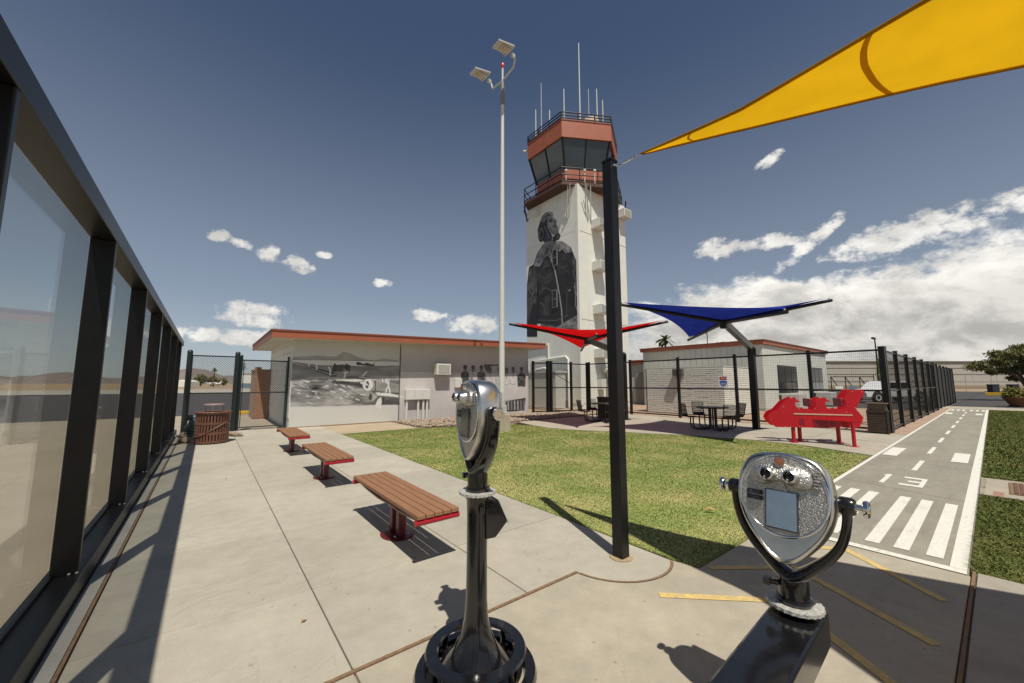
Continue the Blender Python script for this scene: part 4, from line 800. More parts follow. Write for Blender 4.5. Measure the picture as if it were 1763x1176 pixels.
# chain link gates at the back left
def chainlink(b, x0, x1, z0, z1, y, s=.075, r=.0055):
    k = int((x1 - x0) / s)
    for i in range(k + 1):
        for sg in (0, 1):
            xc = x0 + i * s; m_ = int((z1 - z0) / s); pts = []
            for j in range(m_ + 1): pts.append((min(x1, max(x0, xc + (s / 2 if (j + sg) % 2 else -s / 2))), y + (.004 if sg else -.004), z0 + j * s))
            if sg == 0 or True:
                vs = []
                for p in pts: vs += [(p[0] - r, p[1], p[2]), (p[0] + r, p[1], p[2]), (p[0], p[1] + r * 1.6, p[2])]
                b.add(vs, [(3*j+a, 3*j+(a+1) % 3, 3*j+3+(a+1) % 3, 3*j+3+a) for j in range(m_) for a in range(3)])
M_dkgreen = mat('dark_green_black_pipe', (.010, .018, .018), .4, var=.2, vscale=8)
def clgate(name, label, x0, x1, y, h, diag=False):
    g_ = thing(name, label, 'gate' if diag else 'fence', (x0, y, 0)); w = x1 - x0
    for x, r in ((0, .045 if diag else .075), (w, .035 if diag else .075)):
        b = MB(); b.cyl((x, 0, 0), (x, 0, h + .02), r, n=12); b.lathe([(r, h + .02), (r * .7, h + .07), (0, h + .085)], 12, (x, 0, 0)); b.build('post', M_dkgreen, g_, smooth=40)
    for z in (h - .1, 1.28, .1):
        b = MB(); b.cyl((0, 0, z), (w, 0, z), .022, n=8); b.build('rail', M_dkgreen, g_, smooth=40)
    for x in (.07, w - .05):
        b = MB(); b.cyl((x, 0, .1), (x, 0, h - .1), .012, n=6); b.build('tension_bar', M_dkgreen, g_)
    b = MB(); chainlink(b, .06, w - .05, .1, h - .07, 0); tag(b.build('chain_link', M_wire, g_, fix=False), kind='stuff'); return g_
clgate('chain_link_fence', 'black chain link fence panel behind the brown litter bin', -.5, .76, 16.15, 2.6)
clgate('chain_link_gate', 'black chain link gate between a post and the mural building', .88, 2.30, 16.2, 2.5, True)

# ------------------------------------------------------------------ benches
def bench(y, label):
    t = thing('bench', label, 'bench', (1.70, y, 0), group='backless plank benches on the plaza')
    for i in range(5):
        x = -.205 + i * .0835; b = MB(); b.bb(x, x + .076, -.93, .93, .425, .463); b.build('plank', M_wood, t, bevel=.006)
    for s in (-1, 1):
        b = MB(); b.tube([(-.215, s * .9, .395), (.215, s * .9, .395)], .027, 10); b.build('end_bar', mat('red_end_bar', (.36, .008, .02), .3), t, smooth=40)
    for x in (-.13, .13):
        b = MB(); b.tube([(x, -.9, .398), (x, -.6, .37), (x * .8, -.3, .335), (x * .6, 0, .325), (x * .8, .3, .335), (x, .6, .37), (x, .9, .398)], .022, 8); b.build('support_arm', M_redm, t, smooth=60)
    for yy in (-.09, .09):
        b = MB(); b.bb(-.042, .042, yy - .04, yy + .04, .012, .345); b.build('leg', M_redm, t, bevel=.01)
    b = MB(); b.lathe([(.17, 0), (.17, .012), (.155, .018)], 24); o = b.build('base_plate', M_redm, t, smooth=40); o.scale = (1, 1.25, 1)
    for a in range(4): b = MB(); b.cyl((.1 * math.cos(R(45 + 90 * a)), .16 * math.sin(R(45 + 90 * a)), .018), (.1 * math.cos(R(45 + 90 * a)), .16 * math.sin(R(45 + 90 * a)), .03), .012, n=6); b.build('bolt', M_galv, t)
    return t
b1 = bench(4.13, 'brown plank bench nearest the viewer with maroon end bars')
b2 = dup(b1, (1.68, 7.32, 0), 0, 'brown plank bench in the middle of the row of three'); b3 = dup(b1, (1.68, 10.62, 0), 0, 'brown plank bench farthest along the row by the gate')

# ------------------------------------------------------------------ litter bins, hydrant, rocks
def slot_bin(loc, r, h, m, label, bail=True):
    t = thing('litter_bin', label, 'litter bin', loc)
    b = MB(); b.lathe([(r - .05, .03), (r - .045, h - .06)], 24); b.build('liner', mat('bin_liner', (.03, .02, .018), .7), t, smooth=40)
    bands = (0.03, h * .30, h * .62, h - .05)
    for z, ww in zip(bands, (.05, .06, .06, .06)):
        rr = r + .02 * (z / h) ** 2; b = MB(); b.lathe([(rr - .012, z), (rr + .004, z), (rr + .004, z + ww), (rr - .012, z + ww), (rr - .012, z)], 36, cap=False); b.build('band', m, t, smooth=40)
    me = None; nn = 34
    for i in range(nn):
        a = 2 * math.pi * i / nn
        if me is None: q = MB(); q.bb(r - .008, r + .003, -.021, .021, .04, h - .04); me = q.mesh('slat'); me.materials.append(m)
        copy_mesh('slat', me, t, (0, 0, 0), (0, 0, a))
    b = MB(); b.tube([(math.cos(x) * (r + .02), math.sin(x) * (r + .02), h) for x in np.linspace(0, 6.283, 33)[:-1]], .022, 8, closed=True); b.lathe([(r, h + .005), (r * .62, h + .02), (r * .6, h - .1)], 32, cap=False); b.build('rim', m, t, smooth=50)
    b = MB(); b.tube([(math.cos(a) * (r + .012), math.sin(a) * (r + .012), .2 + .5 * (h - .3) * (1 - math.cos((a - 3.6) * 1.4)) * .7) for a in np.linspace(3.3, 5.6, 14)], .014, 6); b.build('ornament', m, t)
    if bail:
        b = MB()
        for a in (.4, 2.5, 4.6): b.cyl((math.cos(a) * r * .6, math.sin(a) * r * .6, h), (math.cos(a) * r * .6, math.sin(a) * r * .6, h + .2), .008, n=6)
        b.lathe([(r * .62, h + .2), (r * .55, h + .225), (0, h + .235)], 24); b.build('rain_bonnet', mat('bonnet_pinkish', (.26, .17, .14), .5), t)
    return t
slot_bin((.19, 13.35, 0), .37, .82, M_brown, 'round brown slotted litter bin beside the chain link fence')
lb = thing('litter_bin', 'square dark brown slatted litter bin at the fence corner', 'litter bin', (17.15, 2.55, 0), R(5)); lb.scale = (.86, .86, .95)
b = MB(); b.bb(-.24, .24, -.24, .24, .03, .72); b.build('liner', MATS['bin_liner'], lb)
for z in np.arange(.05, .72, .075):
    for rz in range(4):
        b = MB(); b.bb(-.27, .27, -.275, -.25, z, z + .06); o = b.build('slat', M_darkbr, lb); o.rotation_euler = (0, 0, R(90 * rz))
for sx in (-1, 1):
    for sy in (-1, 1): b = MB(); b.bb(sx * .275 - .022, sx * .275 + .022, sy * .275 - .022, sy * .275 + .022, 0, .76); b.build('post', M_darkbr, lb)
b = MB(); b.bb(-.3, .3, -.3, .3, .722, .77); b.build('collar', M_darkbr, lb); b = MB(); b.prism([(-.27, .772), (.27, .772), (.25, .98), (-.25, .98)], lambda a, c, t: (t, a, c), -.25, .25); b.build('hood', mat('hood_tan', (.11, .075, .045), .6), lb, bevel=.01)
b = MB(); b.bb(-.31, .31, -.31, .31, .982, 1.02); b.build('lid', mat('hood_tan', (0, 0, 0)), lb, bevel=.008)
slot_bin((14.6, 11.55, 0), .3, .95, M_darkbr, 'dark round litter bin behind the table under the red umbrella', False)
hy = thing('pipe_valve', 'blue grey pipe valve standing behind the brown litter bin', 'valve', (-.28, 14.35, 0))
M_pipe = mat('blue_grey_pipe', (.05, .075, .08), .45, var=.2, vscale=8)
b = MB(); b.tube([(0, 0, 0), (0, 0, .45), (.05, .1, .58), (.2, .3, .6)], .085, 12); b.build('elbow', M_pipe, hy, smooth=50); b = MB(); b.lathe([(.15, .18), (.15, .22), (.1, .23), (.13, .3), (.15, .36), (.15, .4)], 14); b.build('flange', M_pipe, hy, smooth=40); b = MB(); b.cyl((-.12, .1, .62), (.3, .1, .62), .08, n=12); b.build('crossbar', M_pipe, hy, smooth=40)
for i, (x, y, d, lbl) in enumerate(((-.36, 13.75, (.2, .16, .1), 'tan rock at the foot of the glass wall beside the valve'), (.78, 14.55, (.3, .13, .09), 'long flat tan rock right of the brown litter bin'), (-.45, 15.1, (.14, .14, .1), 'tan rock in the corner behind the blue grey valve'))):
    b = MB(); b.rock((0, 0, d[2] * .7), d, i + 40); o = b.build('rock', M_rock); o.location = (x, y, 0); tag(o, lbl, 'rock')
bw = thing('brick_pier', 'tan brick pier behind the chain link gate', 'pier', (1.72, 21.6, 0))
b = MB(); b.bb(.01, .62, .01, 1.99, -.05, 2.2); b.build('core', mat('brick_mortar', (.36, .26, .18), .9), bw); M_brk = mat('tan_red_brick', (.36, .19, .11), .85, var=.18, vscale=3)
q = MB(); q.bb(.003, .197, 0, .02, .003, .067); bk = q.mesh('brick'); bk.materials.append(M_brk)
for r_ in range(31):
    x = -.1 * (r_ % 2)
    for i in range(4):
        xa = x + i * .2
        if xa < -.05 or xa > .5: continue
        copy_mesh('brick', bk, bw, (xa, -.011, r_ * .07), (0, 0, 0))
b = MB(); b.bb(-.02, .65, -.02, 2.02, 2.202, 2.26); b.bb(.0, .25, -.01, .3, 2.262, 2.36); b.build('cap', M_brk, bw)

# ------------------------------------------------------------------ light pole
lp = thing('light_pole', 'tall slim grey light pole with two lamp heads on the lawn', 'light pole', (8.0, 10.7, 0))
b = MB(); b.bb(-.22, .22, -.22, .22, -.05, .55); b.build('pedestal', M_conc2, lp, bevel=.02)
b = MB(); b.bb(-.16, .16, -.16, .16, .552, .62); b.bb(-.13, .13, -.13, .13, .622, .85); b.build('base_cover', M_galv, lp, bevel=.01)
b = MB(); b.tube([(0, 0, .6), (0, 0, 12.95)], [.105, .055], 14); b.build('shaft', mat('pale_grey_pole', (.58, .58, .55), .5, var=.04), lp, smooth=40)
b = MB(); b.cyl((0, 0, 12.0), (0, 0, 12.9), .085, n=14); b.build('sleeve', mat('sleeve_grey', (.2, .2, .19), .5), lp, smooth=40)
b = MB(); b.cyl((0, 0, 12.95), (0, 0, 13.5), .045, n=8); b.build('mast_tip', M_galv, lp); b = MB(); b.lathe([(.05, 13.5), (.065, 13.55), (.065, 13.68), (0, 13.76)], 10); b.build('obstruction_light', mat('red_lens', (.5, .04, .03), .3), lp, smooth=40)
b = MB(); b.tube([(0, .75, 13.35), (0, .65, 13.08), (0, 0, 12.98), (0, -.65, 13.08), (0, -.75, 13.35)], .035, 8); b.build('cross_arm', M_galv, lp, smooth=60)
for y in (.75, -.75):
    m_ = Matrix.Rotation(R(-14), 3, 'Y')
    b = MB(); b.box((-.1, y, 13.42), (.16, .08, .14)); b.build('knuckle', M_galv, lp)
    b = MB(); b.box((-.52, y, 13.52), (.72, .42, .07), mtx=m_); h_ = b.build('lamp_head', M_galv, lp, bevel=.015)
    for k in range(5): b = MB(); b.box((-.70 + k * .085, y, 13.447 - .021 * k), (.055, .3, .012), mtx=m_); b.build('led_strip', mat('led_lens', (.62, .53, .36), .35), h_)
# ------------------------------------------------------------------ coin binocular viewers
M_ham = mat('hammered_nickel', (.52, .51, .48), .46, 1.)
def hammer():
    nt = M_ham.node_tree; N = nt.nodes; L = nt.links; v = N.new('ShaderNodeTexVoronoi'); v.inputs['Scale'].default_value = 165; v.feature = 'SMOOTH_F1'; tc = N.new('ShaderNodeTexCoord'); L.new(tc.outputs['Object'], v.inputs['Vector'])
    b = N.new('ShaderNodeBump'); b.invert = True; b.inputs['Strength'].default_value = .75; b.inputs['Distance'].default_value = .004; L.new(v.outputs['Distance'], b.inputs['Height']); L.new(b.outputs[0], N['Principled BSDF'].inputs['Normal'])
    r = N.new('ShaderNodeMapRange'); L.new(v.outputs['Distance'], r.inputs[0]); r.inputs[1].default_value = .2; r.inputs[2].default_value = .75; r.inputs[3].default_value = 1; r.inputs[4].default_value = .7
    s = N.new('ShaderNodeVectorMath'); s.operation = 'SCALE'; s.inputs[0].default_value = (.60, .585, .54); L.new(r.outputs[0], s.inputs[3]); L.new(s.outputs[0], N['Principled BSDF'].inputs['Base Color'])
hammer()
half_o = [(0, .216), (.06, .213), (.118, .196), (.152, .160), (.172, .105), (.181, .03), (.172, -.04), (.146, -.105), (.105, -.165), (.055, -.22), (.018, -.243), (0, -.246)]
hs = [(p.x, p.y) for p in catmull([(x, z, 0) for x, z in half_o], 26)]
outline = hs + [(-x, z) for x, z in hs[-2:0:-1]]
def viewer_head(t):
    b = MB(); n_ = len(outline); rings = [(-.118, .92, .0), (-.126, .945, 0), (-.124, .97, 0), (-.110, 1, 0), (-.04, 1, 0), (-.01, .975, .003), (.012, .89, .010), (.020, .74, .018)]
    vs = [(x * s, y, z * s + dz) for y, s, dz in rings for x, z in outline]
    fs = [(i*n_+j, i*n_+(j+1) % n_, (i+1)*n_+(j+1) % n_, (i+1)*n_+j) for i in range(len(rings)-1) for j in range(n_)] + [tuple(range(n_-1, -1, -1)), tuple(range((len(rings)-1)*n_, len(rings)*n_))]
    b.add(vs, fs); sh = b.build('shell', M_chrome, t, smooth=50)
    def disc(rx, rz, y, c, nn=56): return [(c[0] + rx * math.cos(a), y, c[1] + rz * math.sin(a)) for a in np.linspace(0, 2*math.pi, nn + 1)[:-1]]
    b = MB(); A = disc(.160, .166, -.1262, (0, .034)); B = disc(.157, .163, -.132, (0, .032)); b.add(A + B, [tuple(range(56, 112))] + [(i, (i+1) % 56, 56 + (i+1) % 56, 56 + i) for i in range(56)]); fp = b.build('faceplate', M_ham, t, smooth=40)
    b = MB(); b.tube(disc(.164, .170, -.128, (0, .034)), .0075, 8, closed=True); b.build('rim', M_chrome2, t, smooth=180)
    # raised binocular housing
    hp = [(-.105, .075), (-.118, .105), (-.108, .14), (-.07, .158), (-.03, .165), (0, .168), (.03, .165), (.07, .158), (.108, .14), (.118, .105), (.105, .075), (.06, .066), (.02, .085), (0, .092), (-.02, .085), (-.06, .066)]
    hp = [(p.x, p.y) for p in catmull([(x, z, 0) for x, z in hp + hp[:1]], 48)][:-1]
    b = MB(); k = len(hp); vs = [(x, -.131, z) for x, z in hp] + [(x * .98, -.152, (z - .115) * .95 + .115) for x, z in hp] + [(x * .90, -.160, (z - .115) * .82 + .115) for x, z in hp]
    b.add(vs, [tuple(range(2*k, 3*k))] + [(i + r*k, (i+1) % k + r*k, (i+1) % k + (r+1)*k, i + (r+1)*k) for r in range(2) for i in range(k)]); b.build('eyepiece_housing', M_ham, fp, smooth=50)
    for s in (-1, 1):
        q = Matrix.Rotation(R(90), 3, 'X')
        b = MB(); b.lathe([(.034, .155), (.034, .166), (.029, .176), (.027, .197), (.021, .202), (.020, .180), (0, .178)], 24, (s * .043, 0, .112), mtx=q); e = b.build('eyepiece', M_chrome, fp, smooth=40)
        b = MB(); b.lathe([(.0205, .1805), (.019, .1845), (.008, .187), (0, .1875)], 20, (s * .043, 0, .112), mtx=q); b.build('lens', M_dark, e, smooth=60)
    b = MB(); b.lathe([(.023, .15), (.023, .164), (.020, .166)], 20, (0, 0, .172), mtx=Matrix.Rotation(R(90), 3, 'X')); b.build('badge_rim', M_chrome2, fp, smooth=40); b = MB(); b.lathe([(.0195, .1665), (.0, .168)], 20, (0, 0, .172), mtx=Matrix.Rotation(R(90), 3, 'X')); b.build('badge', mat('copper_badge', (.42, .17, .10), .4, .6, var=.5, vscale=120), fp)
    b = MB()
    for i in range(6): b.bb(.118, .142, -.146, -.131, .082 + i * .013, .089 + i * .013)
    b.build('speaker_rib', M_ham, fp)
    b = MB(); b.add([(-.014, -.133, .02), (.014, -.133, .02), (.03, -.133, .045)] , []) ; b.prism([(-.022, .05), (.022, .05), (.008, .092), (-.008, .092)], lambda a, c, t_: (a, t_, c), -.140, -.131); b.v = b.v[3:]; b.f = [tuple(i - 3 for i in f) for f in b.f]; b.build('nose_rest', M_ham, fp)
    b = MB(); b.bb(-.062, .062, -.1385, -.131, -.112, .050); pf = b.build('plaque_frame', mat('plaque_edge', (.12, .12, .12), .4, .8), fp)
    b = MB(); b.bb(-.056, .056, -.1405, -.139, -.106, .046); b.build('plaque', mat('sky_mirror_plaque', (.55, .6, .64), .12, 1., var=.05, vscale=20), fp)
    for z in (.018, -.006):
        b = MB(); b.bb(-.134, -.072, -.1365, -.131, z, z + .019); pl_ = b.build('name_plate', mat('black_name_plate', (.01, .01, .011), .35), fp)
        b = MB()
        for dz in (.005, .0115): b.bb(-.122, -.084, -.1372, -.137, z + dz - .001, z + dz + .0016)
        b.build('lettering', mat('plate_lettering', (.16, .16, .16), .5), pl_)
    b = MB(); b.bb(-.105, .105, .0, .055, .045, .155); b.build('lens_housing', M_chrome, t, bevel=.02, seg=3)
    b = MB()
    for i in range(8): b.bb(-.108, .108, .0, .072, .05 + i * .013, .056 + i * .013)
    b.build('housing_rib', M_galv, t)
    # pivots, knobs and yoke
    for s in (-1, 1):
        b = MB(); q = Matrix.Rotation(R(90 * s), 3, 'Y')
        b.lathe([(.034, .185), (.036, .192), (.036, .226), (.03, .236)], 20, (0, 0, .035), mtx=q); b.build('pivot_boss', M_blackgl, t, smooth=40)
        b = MB(); b.lathe([(.014, .236), (.014, .256), (.030, .260), (.033, .266), (.033, .275), (.029, .279), (.02, .279), (.017, .274), (0, .274)], 24, (0, 0, .035), mtx=q); b.build('knob', M_chrome2, t, smooth=40)
    path = catmull([(.208, .045), (.206, -.03), (.186, -.115), (.146, -.185), (.09, -.245), (.035, -.295), (0, -.312)] , 22); path = [(p.x, p.y) for p in [Vector((q.x, q.y)) for q in [Vector((a.x, a.y, 0)) for a in path]]] if 0 else [(p[0], p[1]) for p in path]
    full = path + [(-x, z) for x, z in path[-2::-1]]
    b = MB(); vs = []
    for i, (x, z) in enumerate(full):
        a = full[max(i-1, 0)]; c = full[min(i+1, len(full)-1)]; d = Vector((c[0]-a[0], c[1]-a[1])).normalized(); nn = Vector((-d.y, d.x)); u = 1 - abs(x) / .21; w = .036 + .022 * u; th = .016 + .010 * u
        for k in range(10): an = 2*math.pi*k/10; cs, sn = math.cos(an), math.sin(an); sq = 1 / max(abs(cs), abs(sn)) ** .5; vs.append((x + nn.x * th * cs * sq, w * sn * sq, z + nn.y * th * cs * sq))
    m_ = len(full); b.add(vs, [(i*10+k, i*10+(k+1) % 10, (i+1)*10+(k+1) % 10, (i+1)*10+k) for i in range(m_-1) for k in range(10)] + [tuple(range(9, -1, -1)), tuple(range((m_-1)*10, m_*10))]); b.build('yoke', M_blackgl, t, smooth=60)
    b = MB(); b.lathe([(.058, -.405), (.058, -.33), (.052, -.30), (.03, -.285)], 24); b.lathe([(.066, -.415), (.07, -.405), (.066, -.396), (.058, -.394)], 24); b.build('neck', M_blackgl, t, smooth=40)
    b = MB(); b.cyl((-.05, -.03, -.345), (-.085, -.045, -.345), .012, n=8); b.bb(-.1, -.075, -.06, -.03, -.36, -.33); b.build('lock_screw', M_blackgl, t)
    b = MB(); prof = []
    for i in range(48): prof.append(.103 + .004 * (i % 2))
    vs = [(prof[i] * math.cos(2*math.pi*i/48), prof[i] * math.sin(2*math.pi*i/48), z) for z in (-.432, -.418) for i in range(48)]
    b.add(vs, [tuple(range(47, -1, -1)), tuple(range(48, 96))] + [(i, (i+1) % 48, 48 + (i+1) % 48, 48 + i) for i in range(48)]); b.build('dial_plate', M_cast, t)
RZ = R(-90)
v1 = thing('binocular_viewer', 'chrome coin binocular viewer on a tall black column seen from the side', 'binocular viewer', (1.27, 1.93, 0), R(-100))
def shift(root, dz, tilt):
    pv = Matrix.Translation((0, 0, .035)); A = pv @ Matrix.Rotation(tilt, 4, 'X') @ pv.inverted() @ Matrix.Translation((0, .055, 0)); Z = Matrix.Translation((0, 0, dz))
    for o in [o for o in COL.objects if o.parent == root]:
        o.matrix_basis = Z @ A if o.name.split('.')[0] in ('shell', 'faceplate', 'rim', 'lens_housing', 'housing_rib') else Z
viewer_head(v1); shift(v1, 1.402, R(-2))
b = MB(); b.lathe([(.235, .0), (.23, .02), (.21, .04), (.172, .085), (.122, .15), (.085, .22), (.067, .30), (.060, .40), (.058, .65), (.059, .86), (.062, .935), (.082, .968)], 36); b.build('column', M_blackgl, v1, smooth=50)
b = MB(); b.lathe([(.214, .128), (.272, .128), (.280, .138), (.272, .15), (.214, .15), (.206, .138), (.214, .128)], 48, cap=False); rg = b.build('foot_ring', M_blackgl, v1, smooth=40)
for a in range(4): b = MB(); b.cyl((.245 * math.cos(R(25 + 90*a)), .245 * math.sin(R(25 + 90*a)), .03), (.245 * math.cos(R(25 + 90*a)), .245 * math.sin(R(25 + 90*a)), .13), .016, n=8); b.build('ring_post', M_blackgl, v1, smooth=40)
b = MB(); b.lathe([(.335, 0), (.338, .02), (.328, .045), (.275, .045), (.268, .02), (.272, 0), (.335, 0)], 48, cap=False); b.build('base_flange', M_blackgl, v1, smooth=40)
for a in range(4): b = MB(); b.bar((.2 * math.cos(R(25 + 90*a)), .2 * math.sin(R(25 + 90*a)), .022), (.28 * math.cos(R(25 + 90*a)), .28 * math.sin(R(25 + 90*a)), .022), .05, .03); b.build('base_spoke', M_blackgl, v1)
b = MB(); b.prism([(.03, .945), (.10, .93), (.165, .80), (.09, .725), (.03, .725)], lambda a, c, t: (t, a, c), -.06, .06); cb = b.build('coin_box', M_blackgl, v1, bevel=.008)
b = MB(); b.prism([(.104, .932), (.111, .928), (.175, .797), (.169, .794)], lambda a, c, t: (t, a, c), -.064, .064); b.build('coin_box_lid', M_galv, cb)
v2 = thing('binocular_viewer', 'chrome coin binocular viewer on a low black arm facing the camera', 'binocular viewer', (2.10, .645, 0), RZ + R(3))
viewer_head(v2); shift(v2, 1.06, R(-13))
b = MB(); b.lathe([(.062, .535), (.062, .60), (.085, .628)], 24); b.build('swivel_base', M_blackgl, v2, smooth=40)
b = MB(); b.prism([(-.09, .46), (.10, .46), (.10, .605), (-.09, .605)], lambda a, c, t: (a, t, c), -1.25, .10); b.build('arm', M_blackgl, v2, bevel=.012)
b = MB(); b.lathe([(.30, 0), (.30, .03), (.12, .06), (.095, .12), (.095, .458)], 32, (0, -1.1, 0)); b.build('pedestal', M_blackgl, v2, smooth=40)

# ------------------------------------------------------------------ picnic tables with four attached seats
def table(loc, rz, label):
    t = thing('picnic_table', label, 'table', loc, rz, group='round mesh picnic tables'); M_tb = mat('dark_brown_mesh_coat', (.022, .016, .014), .5)
    b = MB(); b.lathe([(.5, .735), (.53, .74), (.54, .755), (.53, .77), (.5, .772)], 32); tp = b.build('table_top', M_tb, t, smooth=40)
    for k in range(4):
        q = Matrix.Rotation(R(45 + 90 * k), 3, 'Z'); X = lambda x, y, z: tuple(q @ Vector((x, y, z)))
        for s in (-.1, .1):
            b = MB(); b.tube([X(.1, s * .5, .735), X(.1, s * .5, .12), X(.14, s * .6, .05), X(.22, s * .8, .03), X(.62, s, .03), X(.72, s, .08), X(.75, s, .18), X(.75, s, .43)], .024, 8); b.build('leg', M_tb, t, smooth=60)
        seat = MB(); seat.tube([X(.58, -.2, .45), X(.58, .2, .45), X(.93, .21, .44), X(1.0, .21, .52), X(1.07, .22, .90), X(1.07, -.22, .90), X(1.0, -.21, .52), X(.93, -.21, .44)], .012, 6, closed=True); st = seat.build('seat_frame', M_tb, t, smooth=60)
        g_ = MB(); prof = [(.58, .447), (.76, .437), (.93, .437), (.985, .475), (1.0, .53), (1.03, .7), (1.07, .90)]
        for i in range(11): y = -.19 + i * .038; g_.tube([X(x, y, z) for x, z in prof], .008, 4)
        for i in range(24):
            u = i / 23 * 6; j = min(int(u), 5); f = u - j; x, z = [prof[j][c] * (1-f) + prof[j+1][c] * f for c in (0, 1)]; g_.cyl(X(x, -.2, z), X(x, .2, z), .008, n=4)
        tag(g_.build('seat_mesh', M_tb, st), kind='stuff')
    return t
t1 = table((14.0, 6.35, 0), R(8), 'dark round picnic table with mesh seats under the blue umbrella')
t2 = dup(t1, (13.15, 10.5, 0), R(20), 'dark round picnic table with mesh seats under the red umbrella')

# ------------------------------------------------------------------ red rocket rider
rk = thing('rocket_rider', 'red rocket shaped playground rider with two seats on posts', 'playground rider', (13.098, 3.29, 0), math.atan2(-.866, .5))
prof = [(120, 505), (135, 470), (172, 430), (232, 410), (330, 312), (440, 257), (466, 256), (472, 285), (512, 302), (500, 318), (462, 312), (458, 372), (478, 378), (530, 372), (556, 395), (610, 400), (672, 395), (690, 330), (684, 290), (770, 256), (806, 256), (816, 280), (852, 300), (845, 308), (800, 303), (794, 372), (815, 378), (880, 368), (900, 390), (960, 392), (1010, 386), (1020, 300), (1000, 272), (1080, 165), (1222, 170), (1225, 200), (1120, 380), (1190, 470), (1140, 580), (1040, 590), (960, 582), (800, 598), (640, 600), (210, 607), (150, 560)]
k_ = .00235; kx = .00198; prof = [((x - 672) * kx, (607 - y) * k_ + .40) for x, y in prof]
for y in (-.28, .24):
    b = MB(); b.prism(prof, lambda a, c, t: (a, t, c), y, y + .02); b.build('side_panel', M_red, rk, bevel=.003)
def rx(x): return (x - 672) * kx
def rz_(y): return (607 - y) * k_ + .40
for xa, xb, ya in ((540, 680, 405), (880, 1020, 400)):
    b = MB(); b.bb(rx(xa), rx(xb), -.258, .258, rz_(ya) - .02, rz_(ya)); b.build('seat', M_red, rk, bevel=.004)
M_redd = mat('dark_red_plastic', (.22, .004, .02), .4)
for xa, ya in ((640, 320), (985, 310)): b = MB(); b.bb(rx(xa) - .05, rx(xa) + .05, -.25, .25, rz_(ya) - .11, rz_(ya) + .11); b.build('headrest', M_redd, rk, bevel=.02)
for xa, ya in ((480, 295), (820, 290)): b = MB(); b.cyl((rx(xa), -.256, rz_(ya)), (rx(xa), .256, rz_(ya)), .02, n=10); b.build('handle', M_redd, rk, smooth=40)
b = MB(); b.bb(rx(430), rx(1075), -.292, -.282, rz_(455), rz_(440)); b.build('trim_strip', mat('pale_edge', (.55, .36, .25), .5), rk)
for xa, xb, ya, yb in ((640, 805, 500, 590), (830, 885, 515, 570), (490, 545, 500, 570)): b = MB(); b.bb(rx(xa), rx(xb), -.287, -.281, rz_(yb), rz_(ya)); b.build('cutout_panel', M_redd, rk)
b = MB(); b.prism([(rx(640), -.285), (rx(1115), -.62), (rx(1125), -.58), (rx(1040), -.285)], lambda a, c, t: (a, c, t), rz_(512), rz_(500)); b.build('wing', M_red, rk); b = MB(); b.prism([(rx(640), .285), (rx(1115), .62), (rx(1125), .58), (rx(1040), .285)], lambda a, c, t: (a, c, t), rz_(512), rz_(500)); b.build('wing', M_red, rk)
for xa, y in ((420, -.2), (545, .2), (985, .18)):
    b = MB(); b.cyl((rx(xa), y, 0), (rx(xa), y, .47), .048, n=14); b.lathe([(.11, 0), (.11, .012)], 18, (rx(xa), y, 0)); b.build('leg', M_red, rk, smooth=40)
b = MB(); b.cyl((rx(1025), -.52, 0), (rx(1025), -.52, rz_(512)), .042, n=14); b.lathe([(.1, 0), (.1, .012)], 18, (rx(1025), -.52, 0)); b.build('leg', M_red, rk, smooth=40)
for x, y in ((165, 520), (318, 370), (320, 598), (390, 595), (488, 590), (497, 390), (675, 382), (838, 383), (1015, 415), (1098, 190), (1196, 190), (1113, 368), (945, 578), (1045, 578)): b = MB(); b.cyl((rx(x), -.286, rz_(y)), (rx(x), -.28, rz_(y)), .012, n=8); b.build('bolt', M_chrome2, rk)
# route shield sign on the fence
sg = thing('shield_sign', 'small white sign with a red and blue shield wired to the fence', 'sign', (17.42, 7.38, 1.68))
b = MB(); b.bb(-.012, 0, -.19, .19, -.24, .24); b.build('board', mat('sign_white', (.72, .72, .7), .4), sg, bevel=.004)
shield = [(0, -.2), (.1, -.15), (.15, -.05), (.14, .03), (-.14, .03), (-.15, -.05), (-.1, -.15)]; b = MB(); b.prism([(x, z - .01) for x, z in shield], lambda a, c, t: (t, a, c), -.016, -.0125); b.build('blue_field', mat('sign_blue', (.02, .13, .5), .4), sg)
b = MB(); b.prism([(-.14, .07), (.14, .07), (.125, .12), (.15, .16), (.11, .21), (.06, .19), (0, .215), (-.06, .19), (-.11, .21), (-.15, .16), (-.125, .12)], lambda a, c, t: (t, a, c), -.016, -.0125); b.build('red_field', mat('sign_red', (.35, .015, .015), .4), sg)
b = MB(); b.bb(-.0185, -.0165, -.09, .09, .12, .155); b.bb(-.0185, -.0165, -.1, .1, -.1, -.075); b.bb(-.0185, -.0165, -.07, .07, -.135, -.115); b.bb(-.0145, -.0125, -.09, .09, .035, .055); b.build('sign_text_line', mat('sign_pale', (.6, .45, .42), .5), sg)
